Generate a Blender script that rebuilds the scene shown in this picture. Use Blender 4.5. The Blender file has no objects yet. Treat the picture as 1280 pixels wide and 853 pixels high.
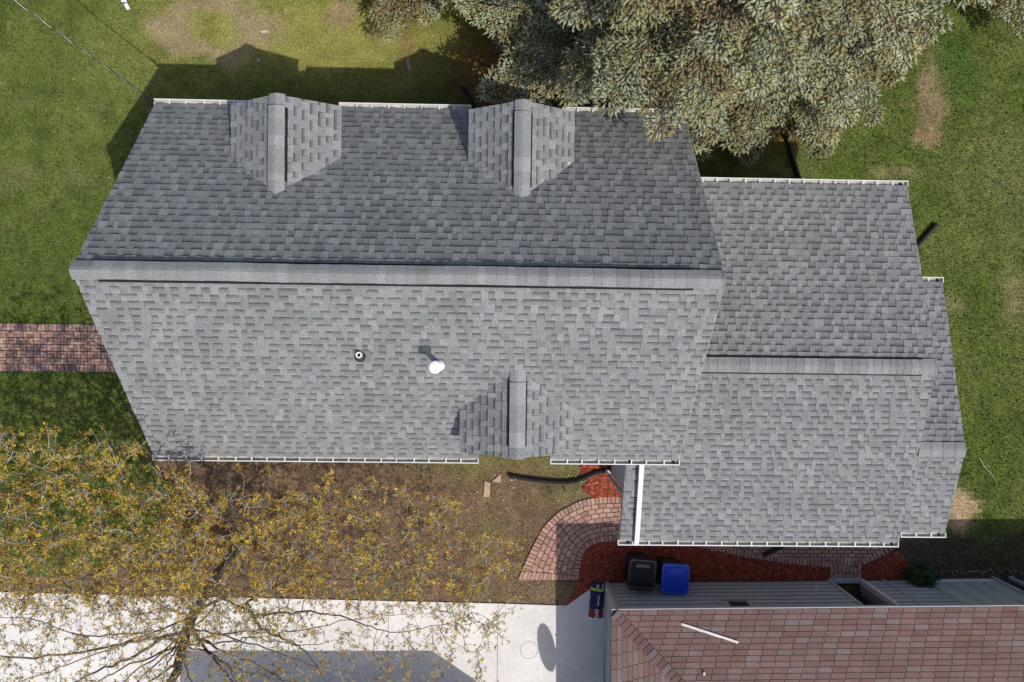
import bpy, math, random
import numpy as np
from mathutils import Vector, Matrix
random.seed(7); rng = np.random.default_rng(11)
S = bpy.context.scene; COL = S.collection

# ------------------------------------------------------------------ camera, sky, sun, exposure
H = 20.0; F = 900.0
d = Vector(((620-640)/F, (426.5-410)/F, -1.0)).normalized()
ROT = Matrix.Rotation(math.radians(.75), 3, 'Z') @ d.rotation_difference(Vector((0, 0, -1))).to_matrix()
cd = bpy.data.cameras.new('camera'); cam = bpy.data.objects.new('camera', cd); COL.objects.link(cam)
cam.matrix_world = Matrix.Translation((0, 0, H)) @ ROT.to_4x4()
cd.sensor_width = 36; cd.lens = F/1280*36; cd.clip_end = 3000; S.camera = cam
SUNV = Vector((.447, -.544, 1.0)).normalized()
W = bpy.data.worlds.new('World'); S.world = W; W.use_nodes = True
nt = W.node_tree; bg = nt.nodes['Background']; sky = nt.nodes.new('ShaderNodeTexSky')
sky.sky_type = 'NISHITA'; sky.sun_disc = False
sky.sun_elevation = math.asin(SUNV.z); sky.sun_rotation = math.atan2(SUNV.x, SUNV.y)
sky.air_density = .8; sky.dust_density = 2.2; bg.inputs[1].default_value = .14
nt.links.new(sky.outputs[0], bg.inputs[0])
sl = bpy.data.lights.new('sun', 'SUN'); sl.energy = 3.2; sl.angle = math.radians(.5); sl.color = (1, .955, .88)
so = bpy.data.objects.new('sun', sl); COL.objects.link(so); so.location = (20, -25, 40)
so.rotation_euler = (-SUNV).to_track_quat('-Z', 'Y').to_euler()
S.view_settings.view_transform = 'Standard'; S.view_settings.look = 'None'
S.view_settings.exposure = 0.03; S.view_settings.gamma = 1.0; S.view_settings.use_curve_mapping = False

# ------------------------------------------------------------------ survey helpers (photo measurement -> metres)
RN = np.array(ROT)
def P(px, py, z=0.0):
    r = RN @ np.array([(px-640)/F, (426.5-py)/F, -1.0])
    t = (z-H)/r[2]
    return Vector((r[0]*t, r[1]*t, z))
def proj(V):
    q = (np.asarray(V, float)-np.array([0, 0, H])) @ RN
    return np.stack([640+F*q[..., 0]/-q[..., 2], 426.5-F*q[..., 1]/-q[..., 2]], -1)

# ------------------------------------------------------------------ noise in numpy (for real ground cover patches)
class VN:
    def __init__(s, seed): s.g = np.random.default_rng(seed).random((256, 256))
    def __call__(s, x, y, sc):
        x = np.asarray(x)*sc+1000; y = np.asarray(y)*sc+1000
        i = np.floor(x).astype(int); j = np.floor(y).astype(int); u = x-i; v = y-j
        u = u*u*(3-2*u); v = v*v*(3-2*v); g = s.g
        a = g[i % 256, j % 256]; b = g[(i+1) % 256, j % 256]; c = g[i % 256, (j+1) % 256]; e = g[(i+1) % 256, (j+1) % 256]
        return (a*(1-u)+b*u)*(1-v)+(c*(1-u)+e*u)*v
N1, N2, N3 = VN(1), VN(2), VN(3)
def fbm(n, x, y, sc, o=4):
    r = 0; a = .5; t = 0
    for k in range(o):
        c_, s_ = math.cos(.6+1.1*k), math.sin(.6+1.1*k); xr, yr_ = x*c_-y*s_, x*s_+y*c_
        r = r+a*(.6*n(xr+k*7.3, yr_-k*3.1, sc*2**k)+.4*n(x*s_+y*c_+31, x*c_-y*s_-17, sc*2**k*1.37)); t += a; a *= .6
    return r/t
def inpoly(x, y, poly):
    x = np.asarray(x); y = np.asarray(y); r = np.zeros(x.shape, bool); n = len(poly)
    for i in range(n):
        x0, y0 = poly[i]; x1, y1 = poly[(i+1) % n]
        if y0 == y1: continue
        c = ((y0 > y) != (y1 > y)) & (x < (x1-x0)*(y-y0)/(y1-y0)+x0)
        r ^= c
    return r

# ------------------------------------------------------------------ materials
def mat(name, color=(.5, .5, .5), attr=False, rough=.85, nscale=8, namt=.25, fine=0, famt=.0, bump=0, bscale=60, metal=0, spec=.3, dark=None):
    m = bpy.data.materials.new(name); m.use_nodes = True; t = m.node_tree; b = t.nodes['Principled BSDF']
    b.inputs['Roughness'].default_value = rough; b.inputs['Metallic'].default_value = metal
    b.inputs['Specular IOR Level'].default_value = spec
    if attr:
        a = t.nodes.new('ShaderNodeAttribute'); a.attribute_name = 'col'; out = a.outputs['Color']
    else:
        a = t.nodes.new('ShaderNodeRGB'); a.outputs[0].default_value = (*color, 1); out = a.outputs[0]
    g = t.nodes.new('ShaderNodeNewGeometry')
    def layer(out, sc, amt):
        n = t.nodes.new('ShaderNodeTexNoise'); n.inputs['Scale'].default_value = sc; n.inputs['Detail'].default_value = 4
        t.links.new(g.outputs['Position'], n.inputs['Vector'])
        r = t.nodes.new('ShaderNodeMapRange'); r.inputs[1].default_value = .25; r.inputs[2].default_value = .75
        r.inputs[3].default_value = 1-amt; r.inputs[4].default_value = 1+amt
        t.links.new(n.outputs['Fac'], r.inputs[0])
        v = t.nodes.new('ShaderNodeVectorMath'); v.operation = 'SCALE'
        t.links.new(out, v.inputs[0]); t.links.new(r.outputs[0], v.inputs['Scale'])
        return v.outputs[0]
    if namt: out = layer(out, nscale, namt)
    if famt: out = layer(out, fine, famt)
    t.links.new(out, b.inputs['Base Color'])
    if bump:
        n = t.nodes.new('ShaderNodeTexNoise'); n.inputs['Scale'].default_value = bscale
        t.links.new(g.outputs['Position'], n.inputs['Vector'])
        bp = t.nodes.new('ShaderNodeBump'); bp.inputs['Strength'].default_value = bump; bp.inputs['Distance'].default_value = .02
        t.links.new(n.outputs['Fac'], bp.inputs['Height']); t.links.new(bp.outputs[0], b.inputs['Normal'])
    return m
M_SH = mat('asphalt_shingle', attr=True, rough=.92, nscale=1.3, namt=.10, fine=38, famt=.30, bump=.25, bscale=90, spec=.2)
M_GSH = mat('red_shingle', attr=True, rough=.92, nscale=1.6, namt=.13, fine=40, famt=.24, bump=.3, bscale=90, spec=.2)
M_GND = mat('ground_cover', attr=True, rough=1, nscale=2.2, namt=.22, fine=22, famt=.42, bump=.8, bscale=28, spec=.05)
M_GRASS = mat('grass_blades', attr=True, rough=.7, nscale=2, namt=.15, fine=9, famt=.2, spec=.15)
M_LITTER = mat('leaf_litter', attr=True, rough=.9, nscale=5, namt=.1, spec=.1)
M_CONC = mat('concrete', (.72, .69, .66), rough=.9, nscale=.8, namt=.11, fine=7, famt=.08, bump=.15, bscale=50)
M_PAV = mat('clay_paver', attr=True, rough=.9, nscale=6, namt=.14, fine=35, famt=.2, bump=.3)
M_SAND = mat('joint_sand', (.085, .068, .056), rough=1, nscale=8, namt=.3)
M_MULCH = mat('red_mulch', attr=True, rough=.95, nscale=7, namt=.25, fine=45, famt=.4, bump=1, bscale=40, spec=.1)
M_WHITE = mat('white_aluminium', (.70, .70, .69), rough=.45, nscale=2, namt=.05)
M_TRIM = mat('grey_trim', (.42, .43, .44), rough=.6, nscale=3, namt=.1)
M_TROUGH = mat('gutter_inside', (.42, .40, .36), rough=.8, nscale=5, namt=.35, fine=30, famt=.2)
M_SIDE = mat('grey_siding', (.40, .43, .46), rough=.6, nscale=1.5, namt=.08, fine=20, famt=.05)
M_SIDE2 = mat('house_siding', (.45, .46, .47), rough=.6, nscale=1.5, namt=.08)
M_BLACK = mat('black_vent', (.012, .012, .014), rough=.8, nscale=4, namt=.2)
M_BOOT = mat('rubber_boot', (.035, .035, .038), rough=.6, nscale=9, namt=.2)
M_BOOT2 = mat('painted_flashing', (.16, .165, .17), rough=.8, nscale=9, namt=.2)
M_PIPE = mat('black_corrugated_pipe', (.018, .018, .02), rough=.5, nscale=9, namt=.2)
M_PVC = mat('white_pipe', (.78, .78, .76), rough=.4, nscale=9, namt=.06)
M_GLASS = mat('window_glass', (.03, .045, .05), rough=.08, namt=0, spec=.7)
M_WOOD = mat('weathered_wood', (.40, .30, .20), rough=.9, nscale=9, namt=.3, fine=50, famt=.3)
M_BARK = mat('maple_bark', (.17, .145, .105), rough=.95, nscale=6, namt=.4, fine=35, famt=.4, bump=1, bscale=30)
M_TWIG = mat('maple_twig', (.38, .34, .28), rough=.9, nscale=3, namt=.35, fine=20, famt=.3)
M_LEAF = mat('maple_young_leaf', attr=True, rough=.65, nscale=1.3, namt=.15, fine=10, famt=.2, spec=.2)
M_NEEDLE = mat('spruce_needles', attr=True, rough=.75, nscale=3, namt=.15, fine=30, famt=.25, spec=.15)
M_SBARK = mat('spruce_bark', (.13, .10, .08), rough=.95, nscale=6, namt=.4, bump=1)
M_BINK = mat('black_bin_plastic', (.012, .015, .017), rough=.6, nscale=5, namt=.2)
M_BINB = mat('blue_bin_plastic', (.014, .07, .60), rough=.38, nscale=5, namt=.12)
M_RIMK = mat('highlight_black_rim', (.065, .07, .075), rough=.35, nscale=9, namt=.3)  # lighter than the bin: specular rim highlight put into the colour
M_RIMB = mat('highlight_blue_rim', (.06, .14, .6), rough=.35, nscale=9, namt=.2)  # painted rim highlight for the blue lid
M_WHEEL = mat('wheel_rubber', (.012, .012, .013), rough=.8, nscale=5, namt=.2)
M_EMB = mat('embossed_mark', (.55, .56, .58), rough=.5, namt=0)
M_EMBB = mat('embossed_mark_blue', (.10, .2, .72), rough=.5, namt=0)
M_NAVY = mat('navy_plastic_wrap', (.02, .022, .085), rough=.3, nscale=14, namt=.5, bump=.8, bscale=14)
M_RED = mat('red_plastic_wrap', (.30, .018, .022), rough=.3, nscale=14, namt=.35, bump=.8, bscale=14)
M_LIME = mat('lime_print', (.45, .62, .10), rough=.4, nscale=20, namt=.3)
M_LET = mat('white_lettering', (.75, .75, .76), rough=.5, nscale=30, namt=.15)
M_STONE = mat('pale_stone', attr=True, rough=.9, nscale=9, namt=.25)
M_STEEL = mat('cable_steel', (.30, .31, .32), rough=.5, metal=.6, namt=0)
M_SHRUB = mat('shrub_leaf', attr=True, rough=.6, nscale=5, namt=.2)
M_SHADE_TRIM = mat('gap_shade_dark_trim', (.10, .11, .12), rough=.9, namt=.1)  # dark colour standing in for shade between garage boards; also the dark drip edge
M_RBASE = mat('red_roof_base', (.17, .11, .10), rough=.95, nscale=3, namt=.2)
M_DARK = mat('dark_interior', (.02, .02, .022), rough=.9, namt=0)

# ------------------------------------------------------------------ mesh helpers
def vec(a): return (float(a[0]), float(a[1]), float(a[2]))
class MB:
    def __init__(s): s.v = []; s.f = []; s.c = []
    def quad(s, a, b, c, e, col=None):
        n = len(s.v); s.v += [vec(a), vec(b), vec(c), vec(e)]; s.f.append((n, n+1, n+2, n+3)); s.c.append(col)
    def tri(s, a, b, c, col=None):
        n = len(s.v); s.v += [vec(a), vec(b), vec(c)]; s.f.append((n, n+1, n+2)); s.c.append(col)
    def hexa(s, p, col=None, topcol=None):   # 4 bottom, 4 top
        n = len(s.v); s.v += [vec(q) for q in p]
        for f in ((3, 2, 1, 0), (4, 5, 6, 7), (0, 1, 5, 4), (1, 2, 6, 5), (2, 3, 7, 6), (3, 0, 4, 7)):
            s.f.append(tuple(n+i for i in f)); s.c.append(topcol if f[0] == 4 and topcol else col)
    def box(s, x0, x1, y0, y1, z0, z1, col=None):
        s.hexa([(x0, y0, z0), (x1, y0, z0), (x1, y1, z0), (x0, y1, z0), (x0, y0, z1), (x1, y0, z1), (x1, y1, z1), (x0, y1, z1)], col)
    def obox(s, c, U, V, N, a, b, h, col=None):     # oriented box, centre of base c, half sizes a, b, height h
        c = Vector(c); p = [c-U*a-V*b, c+U*a-V*b, c+U*a+V*b, c-U*a+V*b]
        s.hexa(p+[q+N*h for q in p], col)
    def prism(s, pts, off, col=None):               # polygon extruded by off
        n = len(s.v); k = len(pts); off = Vector(off)
        s.v += [vec(q) for q in pts]+[vec(Vector(q)+off) for q in pts]
        s.f.append(tuple(range(n+k-1, n-1, -1))); s.c.append(col); s.f.append(tuple(range(n+k, n+2*k))); s.c.append(col)
        for i in range(k):
            j = (i+1) % k; s.f.append((n+i, n+j, n+k+j, n+k+i)); s.c.append(col)
    def tube(s, pts, rad, sides=8, col=None, cap=True):
        pts = [Vector(p) for p in pts]; n0 = len(s.v); m = len(pts)
        up = Vector((0, 0, 1))
        for i, p in enumerate(pts):
            t = (pts[min(i+1, m-1)]-pts[max(i-1, 0)])
            t = t.normalized() if t.length > 1e-9 else Vector((0, 0, 1))
            a = t.cross(up)
            if a.length < .05: a = t.cross(Vector((1, 0, 0)))
            a.normalize(); b = t.cross(a); r = rad[i] if hasattr(rad, '__len__') else rad
            for k in range(sides):
                w = 2*math.pi*k/sides; s.v.append(vec(p+a*math.cos(w)*r+b*math.sin(w)*r))
        for i in range(m-1):
            for k in range(sides):
                l = (k+1) % sides; q = n0+i*sides
                s.f.append((q+k, q+l, q+sides+l, q+sides+k)); s.c.append(col)
        if cap:
            s.f.append(tuple(n0+k for k in range(sides))); s.c.append(col)
            s.f.append(tuple(n0+(m-1)*sides+k for k in reversed(range(sides)))); s.c.append(col)
    def disc(s, c, r, z, sides=24, col=None):
        n = len(s.v); s.v += [(c[0]+r*math.cos(2*math.pi*k/sides), c[1]+r*math.sin(2*math.pi*k/sides), z) for k in range(sides)]
        s.f.append(tuple(range(n, n+sides))); s.c.append(col)
    def mesh(s, name, m, smooth=False):
        me = bpy.data.meshes.new(name); me.from_pydata(s.v, [], s.f); me.materials.append(m)
        if any(c is not None for c in s.c):
            a = me.attributes.new('col', 'FLOAT_COLOR', 'FACE')
            a.data.foreach_set('color', np.array([(*(c or (.3, .3, .3)), 1) for c in s.c], np.float32).ravel())
        if smooth: me.polygons.foreach_set('use_smooth', [True]*len(me.polygons))
        me.update(); return me
    def obj(s, name, m, parent=None, smooth=False, bevel=0, kind=None):
        o = bpy.data.objects.new(name, s.mesh(name, m, smooth)); link(o, parent)
        if bevel:
            b = o.modifiers.new('bevel', 'BEVEL'); b.width = bevel; b.segments = 2; b.limit_method = 'ANGLE'
        if kind: o['kind'] = kind
        return o
def link(o, parent=None):
    COL.objects.link(o)
    if parent is not None:
        o.parent = parent; w = parent
        off = Vector((0, 0, 0))
        while w is not None: off += w.location; w = w.parent
        o.location = o.location-off
def npmesh(name, V, Fc, C, m, parent=None, kind=None):   # V (n,3), Fc (m,k), C (m,3)
    V = np.asarray(V, np.float32); Fc = np.asarray(Fc, np.int32); k = Fc.shape[1]
    me = bpy.data.meshes.new(name); me.vertices.add(len(V)); me.vertices.foreach_set('co', V.ravel())
    me.loops.add(Fc.size); me.loops.foreach_set('vertex_index', Fc.ravel())
    me.polygons.add(len(Fc)); me.polygons.foreach_set('loop_start', np.arange(0, Fc.size, k, dtype=np.int32))
    me.materials.append(m)
    a = me.attributes.new('col', 'FLOAT_COLOR', 'FACE')
    C4 = np.ones((len(Fc), 4), np.float32); C4[:, :3] = C; a.data.foreach_set('color', C4.ravel())
    me.update(calc_edges=True)
    o = bpy.data.objects.new(name, me); link(o, parent)
    if kind: o['kind'] = kind
    return o
def thing(name, label, cat, loc=(0, 0, 0), group=None):
    o = bpy.data.objects.new(name, None); o.location = loc; o.empty_display_size = .3; COL.objects.link(o)
    o['label'] = label; o['category'] = cat
    if group: o['group'] = group
    return o
def tag(o, label, cat, group=None):
    o['label'] = label; o['category'] = cat
    if group: o['group'] = group
    return o
def jit(c, a, h=0.0):
    k = 1+random.uniform(-a, a)
    return tuple(max(0, x*k*(1+random.uniform(-h, h))) for x in c)

# ================================================================== GROUND
SOIL = [(196, 555), (222, 600), (243, 650), (190, 690), (110, 712), (0, 722), (-60, 724), (-60, 775), (1150, 775), (1150, 540), (560, 520)]
def sstep(a, b, x): t = np.clip((x-a)/(b-a), 0, 1); return t*t*(3-2*t)
def mixc(a, b, t): return a*(1-t[..., None])+np.array(b)*t[..., None]
def ground_cols(x, y, blades=False):
    x = np.asarray(x, float); y = np.asarray(y, float)
    q = proj(np.stack([x, y, x*0], -1)); px, py = q[..., 0], q[..., 1]
    w1 = fbm(N1, x, y, .9); w2 = fbm(N2, x, y, .9); f = fbm(N3, x, y, .45); g = fbm(N1, x+50, y, 2.2); q3 = fbm(N2, x-30, y+9, 5)
    sp6 = fbm(N1, x+9, y-4, 7, 2)
    wx = px+(w1-.5)*75+(q3-.5)*26; wy = py+(w2-.5)*75+(sp6-.5)*22
    c = np.zeros(x.shape+(3,))+np.array((.082, .120, .024))
    c = mixc(c, (.125, .155, .040), sstep(.38, .7, f)*.9)
    c = mixc(c, (.058, .092, .020), sstep(.45, .7, g)*.7)
    c = mixc(c, (.21, .19, .075), sstep(.58, .8, q3)*.45)
    yel = np.exp(-(((wx-390)/210)**2+((wy-45)/60)**2)); c = mixc(c, (.235, .235, .062), np.clip(yel*1.15, 0, .9))
    def blob(cx, cy, rx, ry, col, amt, e=1.0):
        nonlocal c
        r = np.sqrt(((px+(q3-.5)*30+(w1-.5)*20-cx)/rx)**2+((py+(sp6-.5)*30+(w2-.5)*20-cy)/ry)**2)
        c = mixc(c, col, np.clip((1-sstep(.35, 1.3, r))*amt*(.35+1.5*sp6), 0, 1))
    r = np.sqrt(((wx-272)/66)**2+((wy-38)/38)**2)
    c = mixc(c, (.28, .225, .135), np.clip((sstep(.35, .8, r)*(1-sstep(.85, 1.4, r)))*(.3+.9*sp6), 0, .7))
    blob(425, 20, 22, 18, (.30, .22, .14), .6); blob(20, 220, 35, 22, (.2, .18, .08), .35)
    blob(1168, 120, 26, 52, (.25, .18, .11), .6); blob(1160, 172, 22, 14, (.28, .19, .12), .6)
    blob(1200, 640, 22, 30, (.40, .30, .17), .9); blob(1190, 378, 18, 14, (.25, .2, .1), .4); blob(1270, 375, 22, 40, (.26, .22, .11), .35)
    blob(1118, 215, 40, 10, (.25, .2, .11), .4); blob(185, 505, 26, 30, (.27, .2, .13), .45); blob(95, 222, 20, 14, (.2, .18, .08), .3)
    blob(1240, 230, 60, 90, (.17, .17, .06), .35); blob(1195, 90, 26, 50, (.05, .11, .02), .5)
    # needle litter under the spruces
    lit = (1-sstep(120, 160, wy))*sstep(560, 640, wx)*(1-sstep(1000, 1080, wx)); c = mixc(c, (.21, .095, .03), lit*.95)
    blob(740, 124, 70, 26, (.36, .15, .035), .95); blob(900, 165, 60, 16, (.33, .14, .04), .8); blob(508, 55, 12, 38, (.2, .12, .06), .4)
    c = c*np.array((1.17, 1.10, 1.2))
    # bare soil bed
    soil = inpoly(wx, wy, SOIL).astype(float)
    sc = np.zeros(x.shape+(3,))+np.array((.165, .105, .065))
    sc = mixc(sc, (.10, .062, .042), sstep(.45, .7, g)*.8)
    sc = mixc(sc, (.25, .165, .10), sstep(.55, .78, q3)*.7)
    sc = mixc(sc, (.13, .14, .045), sstep(.42, .7, f)*.55*sstep(400, 560, px))
    sc = sc*np.array((1.05, 1.10, 1.12))
    e = np.exp(-(((wx-600)/100)**2+((wy-582)/16)**2)); sc = mixc(sc, (.15, .16, .05), np.clip(e, 0, 1)*.6)
    e = np.exp(-(((wx-670)/38)**2+((wy-742)/18)**2)); sc = mixc(sc, (.27, .19, .12), np.clip(e, 0, 1)*.6)
    c = c*(1-soil[..., None])+sc*soil[..., None]
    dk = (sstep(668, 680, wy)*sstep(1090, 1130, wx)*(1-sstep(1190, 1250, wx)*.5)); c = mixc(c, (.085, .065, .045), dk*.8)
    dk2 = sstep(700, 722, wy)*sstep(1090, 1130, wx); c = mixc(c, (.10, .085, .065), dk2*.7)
    return c, soil
xs = np.concatenate([-np.geomspace(600, 18, 16), np.arange(-17, 24.01, .12), np.geomspace(25, 600, 16)])
ys = np.concatenate([-np.geomspace(600, 13.5, 16), np.arange(-12.5, 14.01, .12), np.geomspace(15, 600, 16)])
X, Y = np.meshgrid(xs, ys); nx, ny = len(xs), len(ys)
Zg = (fbm(N2, X, Y, 1.1)-.5)*.018
V = np.stack([X, Y, Zg*((abs(X) < 17) & (abs(Y) < 12))-.01], -1).reshape(-1, 3)
i = (np.arange(ny-1)[:, None]*nx+np.arange(nx-1)[None]).ravel()
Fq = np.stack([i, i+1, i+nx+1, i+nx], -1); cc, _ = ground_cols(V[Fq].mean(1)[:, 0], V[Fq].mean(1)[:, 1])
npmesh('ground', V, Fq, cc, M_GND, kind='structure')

# footprints where no grass grows
def rect(x0, x1, y0, y1): return [(x0, y0), (x1, y0), (x1, y1), (x0, y1)]
def pxpoly(l): return [tuple(P(a, b)[:2]) for a, b in l]
INNER = [(776, 672), (772, 676), (748, 678), (736, 683), (729, 692), (725, 708), (723, 725)]
OUTER = [(790, 621), (776, 621), (748, 621), (725.6, 625), (698.5, 639), (679, 658), (666.5, 681), (655.5, 705), (647, 725)]
BOUND = [(776, 672), (868, 683), (940, 698), (990, 705), (1035, 709), (1077, 706), (1100, 696), (1120, 684)]
MUL1 = pxpoly([(725, 583), (736, 578), (800, 560), (800, 622), (738, 621), (727, 611), (738, 600), (726, 592)])
MUL2 = pxpoly([(776, 671), (748, 677), (735, 683), (728, 692), (724, 708), (722, 728), (708, 757), (735, 743), (756, 727), (1036, 729), (1036, 706), (940, 695), (868, 680)])
MUL3 = pxpoly([(1077, 704), (1100, 694), (1122, 690), (1134, 702), (1128, 722), (1135, 731), (1077, 731)])
PATHL = rect(-17, -7.1, -1.36, -.05); PATHLI = rect(-17, -7.1, -1.325, -.085)
PATHF = pxpoly(OUTER[::-1][:-1]+[(1120, 621), (1120, 684), (1077, 706), (1077, 732), (1035, 732), (1035, 709)]+[(940, 698), (868, 683)]+INNER)
DRV = [(-30, -7.16), (P(708, 757)[0], P(708, 757)[1]), (P(741, 734)[0], P(741, 734)[1]), (3.3, -7.1), (3.3, -14), (-30, -14)]
HOUSEF = [rect(-7.2, 3.9, -2.5, 4.45), rect(3.25, 9.4, -4.0, 3.2), rect(9.3, 10.5, -4.4, 1.0), rect(3.2, 40, -20, -7.1)]
def free(x, y, soft=()):
    m = np.ones(np.shape(x), bool)
    for p in [PATHLI, PATHF, DRV, MUL1, MUL2, MUL3]+HOUSEF: m &= ~inpoly(x, y, p)
    return m
def blades(n, name, parent=None):
    x = rng.uniform(-15.5, 18, n); y = rng.uniform(-11, 11.5, n)
    c, soil = ground_cols(x, y)
    k = free(x, y) & ((soil < .5) | (rng.random(n) < .10))
    x, y, c, soil = x[k], y[k], c[k], soil[k]; n = len(x)
    tan = (c[:, 0] > c[:, 1]*1.03)
    h = rng.uniform(.02, .075, n)*np.where(tan, .5, 1); a = rng.uniform(0, 6.28, n); w = rng.uniform(.005, .013, n); b = rng.uniform(0, 6.28, n)
    ln = rng.uniform(.01, .05, n)
    z = np.zeros(n)-.012
    p0 = np.stack([x+np.cos(a)*w, y+np.sin(a)*w, z], -1); p1 = np.stack([x-np.cos(a)*w, y-np.sin(a)*w, z], -1)
    p2 = np.stack([x+np.cos(b)*ln, y+np.sin(b)*ln, z+h+.01], -1)
    V = np.stack([p0, p1, p2], 1).reshape(-1, 3); c = c*rng.uniform(.4, 1.75, n)[:, None]*np.stack([rng.uniform(.9, 1.15, n), np.ones(n), np.ones(n)], -1)
    npmesh(name, V, np.arange(3*n).reshape(-1, 3), c, M_GRASS, kind='stuff')
    return
blades(640000, 'grass')
def flakes(name, poly, n, cols, size, m, z=.012, flat=.5, keep=None, label=None):
    xs_ = [p[0] for p in poly]; ys_ = [p[1] for p in poly]
    x = rng.uniform(min(xs_), max(xs_), n); y = rng.uniform(min(ys_), max(ys_), n)
    k = inpoly(x, y, poly)
    if keep is not None: k &= keep(x, y)
    x, y = x[k], y[k]; n = len(x); a = rng.uniform(0, 6.28, n); L = rng.uniform(size*.5, size*1.4, n); w = L*rng.uniform(.25, .6, n)
    t = rng.uniform(-flat, flat, n); t2 = rng.uniform(-flat, flat, n)
    u = np.stack([np.cos(a), np.sin(a), t], -1)*L[:, None]/2; v = np.stack([-np.sin(a), np.cos(a), t2], -1)*w[:, None]/2
    c0 = np.stack([x, y, z+rng.uniform(0, .02, n)], -1)
    V = np.stack([c0-u, c0+v, c0+u, c0-v], 1).reshape(-1, 3)
    C = np.array(cols)[rng.integers(0, len(cols), n)]*rng.uniform(.6, 1.4, n)[:, None]
    return npmesh(name, V, np.arange(4*n).reshape(-1, 4), C, m, kind='stuff')
SOILW = pxpoly([(200, 570), (770, 570), (700, 640), (648, 727), (708, 757), (0, 744), (0, 725), (120, 712), (240, 660)])
flakes('fallen_leaves', SOILW, 20000, [(.18, .11, .065), (.12, .07, .045), (.23, .155, .10), (.17, .10, .06), (.29, .21, .13), (.10, .06, .04)], .042, M_LITTER, z=0, keep=free)
flakes('pale_leaf_litter', pxpoly([(650, 727), (722, 727), (708, 755), (640, 754)]), 350, [(.30, .21, .14), (.22, .15, .10), (.36, .27, .19)], .05, M_LITTER, z=0, keep=free)
flakes('spruce_needle_litter', pxpoly([(560, 60), (1060, 60), (1040, 190), (870, 185), (860, 140), (690, 145), (560, 130)]), 26000, [(.30, .14, .05), (.22, .10, .04), (.36, .2, .08)], .05, M_LITTER, z=0, keep=lambda x, y: fbm(N1, x, y, 1.3) > .44+.25*(proj(np.stack([x, y, x*0], -1))[:, 0] > 1000))
flakes('lawn_debris', rect(-14, 15, -10, 9.5), 1500, [(.4, .33, .2), (.3, .2, .1), (.5, .45, .32)], .04, M_LITTER, z=.02, keep=free)
flakes('dark_ground_litter', pxpoly([(1125, 672), (1280, 665), (1280, 727), (1125, 730)]), 3500, [(.13, .10, .07), (.08, .06, .045), (.2, .17, .12)], .05, M_LITTER, z=0, keep=free)

flakes('driveway_debris', rect(-13.8, 3.1, -9.9, -7.7), 420, [(.16, .09, .05), (.3, .2, .1), (.1, .07, .05), (.4, .34, .1)], .035, M_LITTER, z=.037, flat=.2)
# mulch beds
MC = [(.42, .10, .055), (.31, .066, .04), (.50, .16, .09), (.21, .045, .03)]
for k, (poly, n) in enumerate(((MUL1, 5200), (MUL2, 15000), (MUL3, 2400))):
    b = MB(); b.prism([(x, y, -.004) for x, y in poly], (0, 0, .012+k*.001), (.31, .065, .04))
    o = b.obj('mulch_bed', M_MULCH); o['kind'] = 'structure'
    f = flakes('mulch_chips', poly, n, MC, .06, M_MULCH, z=.012)
    if k == 0: pass

# ------------------------------------------------------------------ driveway
drv = thing('driveway', '', ''); del drv['label']; del drv['category']; drv['kind'] = 'structure'
def yedge(x): return -7.448+(x+13.557)*(-.264/14.55)
jx = P(622, 800)[0]; cuts = [jx-3.05*k for k in range(9, -1, -1)]
for a, c in zip(cuts[:-1], cuts[1:]):
    for (t, bt) in ((None, -10.6), (-10.612, -14)):
        b = MB(); y0 = yedge(a) if t is None else t; y1 = yedge(c) if t is None else t
        b.prism([(a+.008, bt, -.05), (c-.006, bt, -.05), (c-.006, y1, -.05), (a+.008, y0, -.05)], (0, 0, .085))
        b.obj('slab', M_CONC, drv)
b = MB(); e1 = P(708, 757); e2 = P(741, 734); e3 = P(757, 728)
b.prism([(jx+.006, -10.6, -.05), (3.16, -10.6, -.05), (3.16, -7.12, -.05), (e3[0]-.02, e3[1], -.05), (e2[0], e2[1], -.05), (e1[0], e1[1], -.05), (jx+.006, yedge(jx), -.05)], (0, 0, .085)); b.obj('slab', M_CONC, drv)
b = MB(); c0 = P(661, 812); n = 40
for k in range(n):
    a0, a1 = 2*math.pi*k/n, 2*math.pi*(k+1)/n
    pt = lambda r, a: (c0[0]+r*math.cos(a), c0[1]+r*math.sin(a), .038)
    b.quad(pt(.232, a0), pt(.25, a0), pt(.25, a1), pt(.232, a1))
b.obj('cover_ring', M_TRIM, drv)

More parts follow.
